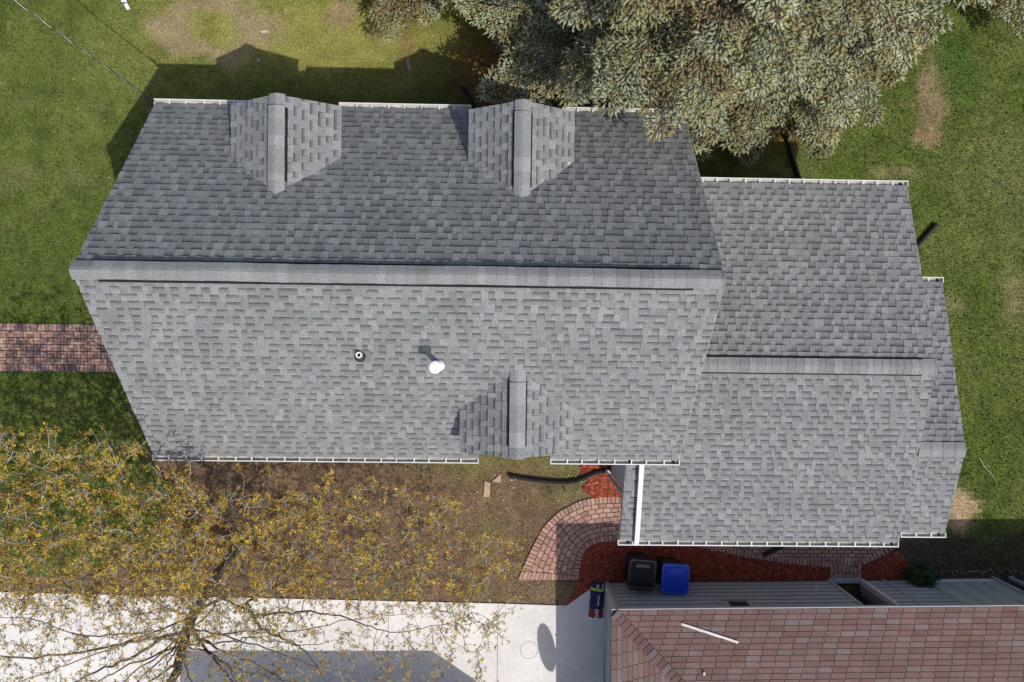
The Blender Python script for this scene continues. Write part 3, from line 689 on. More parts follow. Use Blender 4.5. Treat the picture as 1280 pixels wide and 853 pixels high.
v.tube([base-Vector((0, 0, .05)), base+Vector((0, 0, hh))], .055, 20); v.obj('flue_pipe', M_PVC, house, smooth=False)
v = MB(); v.tube([base+Vector((0, 0, .02)), base+Vector((0, 0, .10))], [.13, .062], 20); v.obj('flue_flashing', M_PVC, house)
v = MB(); v.tube([base+Vector((0, 0, hh-.07)), base+Vector((0, 0, hh-.02))], [.10, .10], 24); v.tube([base+Vector((0, 0, hh-.019)), base+Vector((0, 0, hh+.02)), base+Vector((0, 0, hh+.045)), base+Vector((0, 0, hh+.055))], [.12, .125, .11, .08], 28); v.obj('flue_cap', M_PVC, house)

# ================================================================== GARAGE
ga = math.atan2(.146, 10.22); GU = Vector((math.cos(ga), math.sin(ga), 0)); GV = Vector((GU.y, -GU.x, 0))   # GV points south (into the garage)
GO = Vector((2.92, -6.857, 2.6)); UZ = Vector((0, 0, 1)); gs = .46; gW, gD = 17.5, 7.0; wo = .24
garage = thing('garage', 'low garage with faded red brown hip roof and grey lapped siding', 'garage', (0, 0, 0))
G = lambda u, v, z: GO+GU*u+GV*v+UZ*(z-2.6)
n1 = (UZ-GV*-0+(-GV)*gs).normalized(); n1 = (UZ-GV*gs).normalized(); n2 = (UZ-GU*gs).normalized()
hv = gD/2; zr_ = 2.6+hv*gs
b = MB()
b.prism([vec(p-n1*.12) for p in (G(0, 0, 2.6), G(gW, 0, 2.6), G(gW-hv, hv, zr_), G(hv, hv, zr_))][::-1], n1*.117)
b.prism([vec(p-n2*.12) for p in (G(0, 0, 2.6), G(hv, hv, zr_), G(0, gD, 2.6))][::-1], n2*.117)
n3 = (UZ+GV*gs).normalized(); b.prism([vec(p-n3*.12) for p in (G(0, gD, 2.6), G(hv, hv, zr_), G(gW-hv, hv, zr_), G(gW, gD, 2.6))][::-1], n3*.117)
n4 = (UZ+GU*gs).normalized(); b.prism([vec(p-n4*.12) for p in (G(gW, 0, 2.6), G(gW, gD, 2.6), G(gW-hv, hv, zr_))][::-1], n4*.117)
gro = b.obj('roof', M_RBASE, garage)
GT = [(.27, .165, .15), (.29, .19, .175), (.25, .14, .125), (.29, .21, .195), (.24, .13, .115), (.28, .175, .16), (.30, .24, .23), (.27, .17, .155), (.265, .17, .145)]
SG = []
def lay3(O, U, V, N, length, rows, lo, hi_, w=.355):
    ex = .132
    for r in range(rows):
        s0 = r*ex; a, c = lo(s0+ex*.5), hi_(s0+ex*.5); u = a-(w/2 if r % 2 else w*.02)-random.uniform(0, .03)
        while u < c:
            u0, u1 = max(a, u), min(c, u+w); u += w+.002
            if u1-u0 < .03: continue
            g = .007; q = lambda uu, s, z: O+U*uu+V*s+N*z; tone = tuple((x*.65+y_*.35)*.76 for x, y_ in zip(jit(random.choice(GT), .08, .03), (.275, .178, .145))); bb = MB(); e = s0+ex*1.08; dk = tuple(x*.25 for x in tone)
            bb.hexa([q(u0+g, s0, 0), q(u1-g, s0, 0), q(u1-g, e, 0), q(u0+g, e, 0), q(u0+g, s0, .014), q(u1-g, s0+random.uniform(-.004, .004), .014), q(u1-g, e, .002), q(u0+g, e, .002)], tone)
            ce = q((u0+u1)/2, s0, 0); px = proj([tuple(ce)])[0]; vis = 0 < px[0] < 1280 and px[1] < 853
            SG.append(((u1-u0) if vis else 0, gro, bb))
cs = math.sqrt(1+gs*gs); Vn = (GV+UZ*gs).normalized(); Vw = (GU+UZ*gs).normalized()
lay3(G(0, 0, 2.6), GU, Vn, n1, 0, int(hv*cs/.132), lambda s: s/cs, lambda s: gW-s/cs)
lay3(G(0, 0, 2.6), GV, Vw, n2, 0, int(hv*cs/.132), lambda s: s/cs, lambda s: gD-s/cs)
emit(SG, M_GSH, 'shingle')
# dark gaps between the tabs
b = MB(); b.prism([vec(p+n1*.001) for p in (G(0, 0, 2.6), G(gW, 0, 2.6), G(gW-hv, hv, zr_), G(hv, hv, zr_))][::-1], n1*.002); b.prism([vec(p+n2*.001) for p in (G(0, 0, 2.6), G(hv, hv, zr_), G(0, gD, 2.6))][::-1], n2*.002)
b.obj('roof_felt', M_BOOT, garage)
# hip caps
A = G(0, 0, 2.6); B = G(hv, hv, zr_); D = (B-A).normalized(); L = (B-A).length; t = .0; A = A+D*.10
Sd = D.cross(UZ).normalized(); dn = .10
while t < L:
    w = .148; bb = MB(); tone = tuple(x*.62 for x in jit(random.choice(GT), .12, .03)); Nn = Sd.cross(D).normalized(); Nn = Nn if Nn.z > 0 else -Nn
    def rg(tt, dz):
        return [A+D*tt+Sd*s*.125+Nn*(dz-abs(s)*.125*.25) for s in (-1, -.3, .3, 1)]
    r0 = rg(t-.0, .044); r1 = rg(t+w*1.1, .030); rb = [p-Nn*.014 for p in r0]
    for i in range(3): bb.quad(r0[i], r0[i+1], r1[i+1], r1[i], tone); bb.quad(rb[i], rb[i+1], r0[i+1], r0[i], tone)
    for i in (0, 3): bb.quad(r0[i], r1[i], r1[i]-Nn*.016, rb[i], tone)
    bb.obj('hip_cap', M_GSH, gro); t += w
# eave edge, walls
b = MB(); b.obox(G(gW/2, -.016, 2.50), GU, GV, UZ, gW/2+.02, .012, .105); b.obj('drip_edge', M_TRIM, garage)
b = MB(); b.obox(G(-.016, gD/2, 2.50), GV, -GU, UZ, gD/2, .012, .105); b.obj('drip_edge', M_SHADE_TRIM, garage)
b = MB(); b.obox(G(gW/2, .12, 2.47), GU, GV, UZ, gW/2-.02, .11, .02); b.obj('soffit', M_TRIM, garage)
doorA, doorB = 9.62-2.92, 10.22-2.92
uA = (P(1037, 730)-GO).dot(GU); uB = (P(1074, 730)-GO).dot(GU); zt = 2.46
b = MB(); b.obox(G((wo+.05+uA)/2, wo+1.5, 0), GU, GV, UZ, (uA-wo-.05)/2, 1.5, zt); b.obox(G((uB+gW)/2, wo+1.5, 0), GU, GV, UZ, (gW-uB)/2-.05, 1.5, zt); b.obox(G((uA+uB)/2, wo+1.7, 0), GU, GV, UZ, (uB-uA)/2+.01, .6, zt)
gwall = b.obj('wall', M_SHADE_TRIM, garage)  # dark backing seen through the board gaps, painted shade lines
def boards(u0, u1, step=.262, z0=.10, z1=2.45, m=M_SIDE):
    z = z0
    while z < z1-.02:
        zz = min(z+step, z1); b = MB()
        b.hexa([G(u0, wo-.016, z+.035), G(u1, wo-.016, z+.035), G(u1, wo-.001, z+.035), G(u0, wo-.001, z+.035), G(u0, wo-.008, zz-.035), G(u1, wo-.008, zz-.035), G(u1, wo-.001, zz-.035), G(u0, wo-.001, zz-.035)]); b.obj('siding_board', m, gwall); z = zz
wu0 = (P(905, 750, 1.35)-GO).dot(GU)+.0; wa, wb = (P(911, 757, 1.9)-GO).dot(GU), (P(942, 757, 1.9)-GO).dot(GU)
z = .10
while z < 2.43:          # boards, broken round the window
    zz = min(z+.262, 2.45); segs = [(wo+.08, uA-.09)] if zz < 1.5 else [(wo+.08, wa-.02), (wb+.02, uA-.09)]
    for (s0, s1) in segs:
        b = MB(); b.hexa([G(s0, wo-.016, z+.035), G(s1, wo-.016, z+.035), G(s1, wo-.001, z+.035), G(s0, wo-.001, z+.035), G(s0, wo-.008, zz-.035), G(s1, wo-.008, zz-.035), G(s1, wo-.001, zz-.035), G(s0, wo-.001, zz-.035)]); b.obj('siding_board', M_SIDE, gwall)
    z = zz
b = MB(); b.obox(G((wa+wb)/2, wo, 1.5), GU, GV, UZ, (wb-wa)/2+.02, .022, .9); wn = b.obj('window', M_TRIM, garage)
b = MB(); b.obox(G((wa+wb)/2, wo-.012, 1.56), GU, GV, UZ, (wb-wa)/2-.07, .016, .36); b.obj('pane', M_GLASS, wn)
b = MB(); b.obox(G((wa+wb)/2, wo-.012, 1.97), GU, GV, UZ, (wb-wa)/2-.07, .016, .36); b.obj('pane', M_GLASS, wn)
# side wall facing the driveway
b = MB(); b.obox(G(wo+.03, gD/2, 0), GV, GU, UZ, gD/2-wo, .03, zt)
gw2 = b.obj('wall', M_SIDE, garage)
z = .10
while z < 2.43:
    zz = min(z+.262, 2.45); b = MB(); v0, v1 = wo+.06, gD-wo
    b.hexa([G(wo-.034, v0, z), G(wo+.002, v0, z), G(wo+.002, v1, z), G(wo-.034, v1, z), G(wo-.003, v0, zz), G(wo+.002, v0, zz), G(wo+.002, v1, zz), G(wo-.003, v1, zz)]); b.obj('siding_board', M_SIDE, gw2); z = zz
b = MB(); b.obox(G(wo+.025, wo+.02, 0), GU, GV, UZ, .055, .05, zt); b.obj('corner_board', M_TRIM, garage)
for u in (uA-.045, uB+.045): b = MB(); b.obox(G(u, wo, 0), GU, GV, UZ, .045, .04, zt); b.obj('door_post', M_WHITE if u > uA else M_TRIM, garage)
b = MB(); b.obox(G((uA+uB)/2, wo-.005, 0), GU, GV, UZ, (uB-uA)/2, .07, .06); b.obj('doorstep', M_TRIM, garage)
b = MB(); dd = (GU*.25+GV*.97).normalized(); b.obox(G(uB-.02, wo+.06, .05)+dd*.38, dd, dd.cross(UZ), UZ, .38, .022, 2.0); b.obj('door', M_TRIM, garage)
# panels and posts right of the doorway
un = [uB+.09]+[(P(a, 727)-GO).dot(GU) for a in (1104, 1152, 1168)]
posts = [(P(a, 729)-GO).dot(GU) for a in (1103, 1152, 1240, 1262)]
seg = [uB+.09]+posts[:2]
for a, c in zip(seg[:-1], seg[1:]):
    boards(a+.0, c-.04)
for u in posts[:2]: b = MB(); b.obox(G(u-.02, wo-.01, 0), GU, GV, UZ, .02, .03, zt); b.obj('post', M_TRIM, garage)
b = MB(); b.obox(G((posts[1]+posts[2])/2, wo+.01, 0), GU, GV, UZ, (posts[2]-posts[1])/2, .02, .22); b.obj('footing', M_CONC, garage)
k = 4; ws = (posts[2]-posts[1])/k
for i in range(k):
    u = posts[1]+ws*(i+.5); b = MB(); b.obox(G(u, wo+.005, .24), GU, GV, UZ, ws/2-.012, .018, 2.18); pn = b.obj('panel', M_SIDE, garage)
    b = MB(); b.obox(G(u, wo-.018, .36), GU, GV, UZ, ws/2-.07, .004, 1.9); b.obj('panel_inset', M_TRIM, pn)
for u in posts[2:]: b = MB(); b.obox(G(u, wo-.03, 0), GU, GV, UZ, .045, .045, zt); b.obj('post', M_TRIM, garage)
b = MB(); b.obox(G((posts[2]+gW)/2, wo+.02, 0), GU, GV, UZ, (gW-posts[2])/2-.1, .02, zt); b.obj('panel', M_SIDE, garage)
b = MB(); c = P(1018, 733, .5); c = G((c-GO).dot(GU), wo-.03, .55); b.obox(c, GU, GV, UZ, .04, .03, .09); b.obj('outdoor_tap', M_WHITE, garage)

# trim piece lying on the garage roof
def onroof(px, py):
    z = 2.6
    for _ in range(20):
        p = P(px, py, z); z = 2.6+(p-GO).dot(GV)*gs+.03
    return P(px, py, z)
p, q = onroof(852, 781), onroof(923, 804); p, q = p-UZ*.03, q-UZ*.03; b = MB(); rect_tube(b, p+n1*.014, q+n1*.014, .03, .009); rect_tube(b, p+n1*.026+Vector((.0, .024, 0)), q+n1*.026+Vector((0, .024, 0)), .005, .006)
tag(b.obj('trim_piece', mat('old_white_trim', (.66, .61, .56), rough=.7, nscale=12, namt=.2)), 'long white trim strip lying loose on the red brown garage roof', 'trim strip')
b = MB(); p = onroof(880, 842); b.obox(p, X1, Y1, UZ, .025, .035, .03, (.6, .58, .55)); tag(b.obj('paper_scrap', M_STONE), 'tiny white scrap lying on the garage roof', 'scrap')

# satellite dish on the garage eave
ct = P(680, 808); dz = 3.25; dc = Vector((ct.x+.447*dz+.12, ct.y-.544*dz, dz)); b = MB()
ds = thing('satellite_dish', 'round satellite dish on a short mast at the driveway side of the garage roof', 'satellite dish', (0, 0, 0))
prev = None
for i in range(6):
    r = .60*i/5; xo = .12*(r/.6)**2; ring = [dc+Vector((-xo+.05, r*math.cos(2*math.pi*k/28), r*math.sin(2*math.pi*k/28))) for k in range(28)]
    if prev:
        for k in range(28): b.quad(prev[k], prev[(k+1) % 28], ring[(k+1) % 28], ring[k])
    prev = ring
dd_ = b.obj('reflector', M_TRIM, ds, smooth=True); m_ = dd_.modifiers.new('s', 'SOLIDIFY'); m_.thickness = .012
b = MB(); b.tube([dc+Vector((.07, 0, 0)), dc+Vector((.2, 0, -.1)), dc+Vector((.25, 0, -.62))], .025, 8); b.obj('mast', M_STEEL, ds)
b = MB(); b.tube([dc+Vector((0, 0, -.44)), dc+Vector((-.16, 0, -.12))], .014, 8); b.tube([dc+Vector((-.18, 0, -.12)), dc+Vector((-.14, 0, -.12))], .04, 10); b.obj('feed_arm', M_STEEL, ds)

# neighbouring house south of the driveway
nb = thing('neighbour_house', 'low neighbouring house across the driveway below the maple', 'house', (0, 0, 0)); zt_ = 3.0
e = [P(225, 812), P(540, 812), P(604, 856)]; sh = Vector((.447*zt_, -.544*zt_, zt_))
pl = [Vector((e[0].x, e[0].y, 0))+sh, e[1]+sh, e[2]+sh, Vector((e[2].x, e[2].y-6, 0))+sh, Vector((e[0].x, e[2].y-6, 0))+sh]
cen = sum(pl, Vector())/5; b = MB(); n_ = len(pl); ap = [p.lerp(cen, .75)+Vector((0, 0, .9)) for p in pl]
for i in range(n_): j = (i+1) % n_; b.quad(pl[j], pl[i], ap[i], ap[j], (.25, .24, .23))
b.prism([vec(p-Vector((0, 0, .12))) for p in pl], (0, 0, .118), (.25, .24, .23)); b.v += [vec(p) for p in ap]; b.f.append(tuple(range(len(b.v)-n_, len(b.v)))); b.c.append((.25, .24, .23)); b.obj('roof', M_SH, nb)
b = MB(); b.prism([vec(Vector((*(p.lerp(cen, .1))[:2], -.05))) for p in pl], (0, 0, 2.95)); b.obj('wall', M_SIDE2, nb)

# ================================================================== BINS
def bin_(name, lab, ctr, m, memb, rot, sc=1.0, mrim=None):
    t = thing(name, lab, 'wheelie bin', (ctr.x, ctr.y, 0), 'wheelie bins beside the garage wall')
    Rm = Matrix.Rotation(rot, 3, 'Z'); T = lambda x, y, z: Vector((ctr.x, ctr.y, 0))+Rm @ Vector((x*sc, y*sc, z))
    def sec(hx, hy, z, r, yo=0):
        pts = []
        for (sx, sy, a0) in ((1, 1, 0), (-1, 1, 90), (-1, -1, 180), (1, -1, 270)):
            for k in range(4):
                a = math.radians(a0+30*k); pts.append(T(sx*(hx-r)+r*math.cos(a), sy*(hy-r)+r*math.sin(a)+yo, z))
        return pts
    def loft(b, secs, cap0=True, cap1=True):
        n0 = len(b.v); k = len(secs[0])
        for s in secs: b.v += [vec(p) for p in s]
        for i in range(len(secs)-1):
            for j in range(k): l = (j+1) % k; b.f.append((n0+i*k+j, n0+i*k+l, n0+(i+1)*k+l, n0+(i+1)*k+j)); b.c.append(None)
        if cap0: b.f.append(tuple(reversed(range(n0, n0+k)))); b.c.append(None)
        if cap1: b.f.append(tuple(range(n0+(len(secs)-1)*k, n0+len(secs)*k))); b.c.append(None)
    b = MB(); loft(b, [sec(.24, .25, .03, .05), sec(.27, .28, .5, .05), sec(.30, .32, .98, .05), sec(.335, .36, .985, .06), sec(.335, .36, 1.02, .06)]); b.obj('body', M_BINK if m is M_BINB else m, t)
    b = MB(); loft(b, [sec(.35, .375, 1.021, .08), sec(.352, .378, 1.06, .08), sec(.335, .36, 1.085, .08), sec(.31, .335, 1.078, .07), sec(.295, .32, 1.088, .06), sec(.2, .22, 1.105, .06), sec(.05, .05, 1.11, .02)]); b.obj('lid', m, t, smooth=True)
    b = MB(); b.tube([T(-.2, -.40, 1.03), T(.2, -.40, 1.03)], .018, 8); b.tube([T(-.2, -.34, 1.0), T(-.2, -.40, 1.03)], .018, 8); b.tube([T(.2, -.34, 1.0), T(.2, -.40, 1.03)], .018, 8); b.obj('hinge_bar', m, t)
    for s in (-1, 1):
        b = MB(); b.tube([T(s*.235, -.30, .12), T(s*.285, -.30, .12)], .12, 18); b.obj('wheel', M_WHEEL, t)
        b = MB(); b.box(0, 0, 0, 0, 0, 0); b = MB(); c = T(s*.24, -.385, .94); b.obox(c, Rm @ X1, Rm @ Y1, UZ, .035, .04, .11); b.obj('hinge_lug', m, t)
    # embossed marks near the opening edge
    b = MB(); xs_ = [-.15, -.115, -.08, -.05, -.02, .01, .04, .07, .105, .14]
    for i, x in enumerate(xs_):
        hgt = .022 if i in (0, 9) else .012
        b.obox(T(x, .20+(.008 if 2 < i < 7 else 0), 1.1005), Rm @ X1, Rm @ Y1, UZ, .011, hgt, .006)
    b.tube([T(-.15, .235, 1.098), T(-.1, .245, 1.1), T(.1, .245, 1.1), T(.15, .235, 1.098)], .005, 6); b.obj('embossed_mark', memb, t)
    b = MB(); loft(b, [sec(.338, .363, 1.0845, .08), sec(.338, .363, 1.094, .08)], True, False); 
    o2 = sec(.318, .343, 1.094, .07); i2 = sec(.338, .363, 1.094, .08)
    for j in range(16): l = (j+1) % 16; b.quad(i2[j], i2[l], o2[l], o2[j])
    b.obj('lid_rim', mrim, t)
    return t
c1 = P(803, 718.5, 1.1); c2 = P(844.5, 724.5, 1.1)
bin_('wheelie_bin', 'black wheelie bin with black lid, standing left of the blue one', c1, M_BINK, M_EMB, math.radians(-4), 1.06, M_RIMK)
bin_('wheelie_bin', 'wheelie bin with bright blue lid beside the black one', c2, M_BINB, M_EMBB, math.radians(-3), 1.06, M_RIMB)

# ================================================================== SHINGLE WRAPPER BAG
def text_mesh(s, size):
    cu = bpy.data.curves.new('t', 'FONT'); cu.body = s; cu.size = size; cu.align_x = 'CENTER'; cu.align_y = 'CENTER'; cu.extrude = .002; cu.offset = size*.03
    o = bpy.data.objects.new('t', cu); COL.objects.link(o); dg = bpy.context.evaluated_depsgraph_get()
    me = bpy.data.meshes.new_from_object(o.evaluated_get(dg)); bpy.data.objects.remove(o); return me
ba, bb_ = P(753.5, 777), P(757, 724.5); ba = P(744.5, 775, .08); bt = P(748.5, 728.5, .08); D = (bt-ba); BL = D.length; D.normalize(); Sx = Vector((D.y, -D.x, 0)); hw = .205
bag = thing('plastic_wrapper', 'navy and red bundle wrapper lying on the concrete by the garage corner', 'wrapper', (ba.x, ba.y, 0))
B0 = Vector((ba.x, ba.y, .036))
def bagpart(name, t0, t1, m, dz=0, w=hw):
    b = MB(); nseg = max(1, int((t1-t0)*BL/.05)); nw = 8
    def pt(i, j):
        t = t0+(t1-t0)*i/nseg; s = -1+2*j/nw; z = .115*(1-abs(s)**3.5)*min(1, t*BL/.05+.25, (1-t)*BL/.06+.25); z += .012*math.sin(t*31+s*5)*(1-abs(s))+.008*math.sin(t*67-s*9)*(1-abs(s))
        return B0+D*(t*BL)+Sx*(s*w*(1+.03*math.sin(t*19)))+UZ*(max(z, .0)+dz)
    for i in range(nseg):
        for j in range(nw): b.quad(pt(i, j), pt(i, j+1), pt(i+1, j+1), pt(i+1, j))
    return b.obj(name, m, bag)
bagpart('bag_end', 0, .065, M_LET); bagpart('red_panel', .065, .30, M_RED); bagpart('navy_panel', .30, .79, M_NAVY); bagpart('lime_stripe', .79, .86, M_LIME); bagpart('navy_panel', .86, 1.0, M_NAVY)
def placed_text(s, size, t, so_=0, ang=math.pi/2, m=M_LET):
    me = text_mesh(s, size); me.materials.clear(); me.materials.append(m); o = bpy.data.objects.new('lettering', me)
    o.location = B0+D*(t*BL)+Sx*so_+UZ*.135; o.rotation_euler = (0, 0, math.atan2(D.y, D.x)-math.pi/2+ang); link(o, bag); return o
placed_text('GAF', .145, .195, 0); placed_text('X', .12, .925, -.03, 0)
b = MB()          # worn print too small to read, kept as broken marks
for k in range(11): b.obox(B0+D*((.42+.026*k)*BL)+Sx*(.02+random.uniform(-.004, .004))+UZ*.132, D, Sx, UZ, .009, random.uniform(.012, .026), .002)
for k in range(3): b.obox(B0+D*((.90+.03*k)*BL)+Sx*.11+UZ*.118, D, Sx, UZ, .009, random.uniform(.012, .03), .002)
b.obj('worn_print', M_LET, bag)

# ================================================================== DOWNSPOUT EXTENSIONS
def corr(name, lab, pts, r=.06):
    P_ = [Vector(p) for p in pts]; out = []
    for i in range(len(P_)-1):
        a, c = P_[i], P_[i+1]; p0 = P_[max(0, i-1)]; p3 = P_[min(len(P_)-1, i+2)]; n = max(2, int((c-a).length/.022))
        for k in range(n):
            t = k/n; out.append(.5*((2*a)+(c-p0)*t+(2*p0-5*a+4*c-p3)*t*t+(3*a-p0-3*c+p3)*t**3))
    out.append(P_[-1]); rad = [r*(1.0 if k % 2 else .82) for k in range(len(out))]; b = MB(); b.tube(out, rad, 12)
    o = b.obj(name, M_PIPE, smooth=False); tag(o, lab, 'drain pipe', 'black corrugated downspout extensions'); return o
z = .075
corr('drain_pipe', 'long curving black drain pipe running over the bare soil to the red mulch', [P(636, 595, z), P(665, 600, z), P(700, 603, z), P(722, 601, z), P(742, 592, z), P(757, 589, z)])
corr('drain_pipe', 'black drain pipe emerging behind the wing under the spruce boughs', [P(982, 165, z), P(986, 178, z), P(991, 198, z), P(998, 220, z), P(1002, 240, z)], .065)
corr('drain_pipe', 'short black drain pipe sticking out on the grass beside the right gable', [P(1138, 318, z), P(1152, 302, z), P(1171, 280, z)], .065)
corr('drain_pipe', 'short black drain pipe under the front gutter on the shaded bricks', [P(985, 680, z+.03), P(970, 687, z+.03), P(955, 694, z+.03)])
corr('drain_pipe', 'black drain pipe in deep shade by the middle rear dormer', [P(577, 108, z), P(583, 116, z), P(590, 128, z), P(594, 142, z)])

# ================================================================== SMALL THINGS ON THE GROUND
def slabstone(name, lab, cat, poly, h, col, m=M_STONE, z=0.0):
    b = MB(); b.prism([tuple(P(a, c, z)) for a, c in poly][::-1], (0, 0, h), col); return tag(b.obj(name, m, bevel=.006), lab, cat)
slabstone('stone_slab', 'tan rectangular stone piece lying on the bare soil', 'stone', [(604, 621), (612, 621), (613, 604), (606, 601)], .04, (.42, .30, .21))
slabstone('stone_slab', 'small triangular tan stone chip on the bare soil', 'stone', [(615, 602), (626, 603), (626, 592)], .035, (.42, .31, .23))
slabstone('wood_offcut', 'weathered board end lying in the lawn between the spruce shade and house', 'wood', [(507, 74), (511, 73), (515, 88), (510, 89)], .05, (.3, .25, .21))
slabstone('wood_offcut', 'small pale board scrap on the dry lawn patch', 'wood', [(326, 39), (336, 38), (336, 41), (327, 42)], .03, (.55, .47, .38))
slabstone('stone', 'grey stone at the edge of the roof shadow on the lawn', 'stone', [(321, 72), (325, 73), (326, 78), (322, 79)], .05, (.33, .3, .27))
b = MB(); p = P(156, -8, .03)
for (a, c, w) in ((P(155, -5, .05), P(155, 3, .04), .07), (P(157, 5, .04), P(161, 12, .04), .05)): rect_tube(b, a, c, w, .02)
tag(b.obj('plastic_scrap', M_LET), 'torn white plastic scraps lying on the lawn near the top edge', 'litter')
b = MB(); b.tube([P(1224, 573, .03), P(1230, 583, .05), P(1240, 594, .03), P(1247, 606, .02)], [.012, .016, .013, .006], 6)
b.tube([P(1230, 583, .05), P(1234, 582, .04), P(1238, 584, .03)], [.008, .006, .004], 5); tag(b.obj('fallen_twig', M_TWIG), 'bare pale twig lying on the lawn right of the house', 'twig')
for k, (x, y, lab) in enumerate(((705, 612, 'dark twig scrap on the bare soil, farther from the mulch'), (686, 613, 'curled dark twig on the bare soil, left one of two'))):
    b = MB(); b.tube([P(x-3, y-3, .03), P(x+2, y-2, .05), P(x+1, y+2, .04), P(x+4, y+4, .02)], .012, 5); tag(b.obj('dark_twig', M_SBARK), lab, 'twig')
# tiny pale stones row at the far right
b = MB()
for k in range(60):
    px = random.uniform(1168, 1280); py = 715+random.gauss(0, 2.2); p = P(px, py, 0); s = random.uniform(.01, .028)
    b.obox(p, Vector((1, random.uniform(-.5, .5), 0)).normalized(), Y1, UZ, s, s*.7, s*.8, jit((.30, .29, .27), .3))
for k in range(26):
    p = P(random.uniform(560, 760), random.uniform(590, 640), 0); s = random.uniform(.008, .025); b.obox(p, X1, Y1, UZ, s, s*.7, s, jit((.55, .45, .33), .3))
b.obj('pale_pebbles', M_STONE, kind='stuff')

# ================================================================== POWER LINE
pl0 = Vector((xL-.1, yN+.12, 4.15)); far = P(-6, -14, 6.2); D = far-pl0; pts = []; n = 60; Lx = 3.0
for k in range(n*3+1): t = k/n; pts.append(pl0+D*t+Vector((0, 0, -1.6*(t)*(3.0-t)/2.25)))
cab = thing('power_line', 'twisted overhead service cable running from the roof corner over the lawn', 'cable', (0, 0, 0))
sd = Vector((-D.y, D.x, 0)).normalized(); b = MB(); b.tube([p+sd*.009*math.cos(i*.6)+UZ*.009*math.sin(i*.6) for i, p in enumerate(pts)], .009, 6); b.obj('insulated_wire', M_PIPE, cab)
b = MB(); b.tube([p-sd*.009*math.cos(i*.6)-UZ*.009*math.sin(i*.6) for i, p in enumerate(pts)], .0065, 6); b.obj('bare_wire', M_STEEL, cab)
b = MB(); b.tube([pl0+Vector((.06, -.05, -.7)), pl0+Vector((.06, -.05, .12)), pl0+Vector((-.04, 0, .05)), pl0], .03, 8); b.obj('weatherhead', M_PIPE, cab)
pl_e = pts[-1]; b = MB(); b.tube([Vector((pl_e.x, pl_e.y, -.2)), Vector((pl_e.x, pl_e.y, pl_e.z+.4))], [.15, .11], 12); tag(b.obj('utility_pole', M_WOOD), 'wooden utility pole far up the lawn carrying the service cable', 'pole')

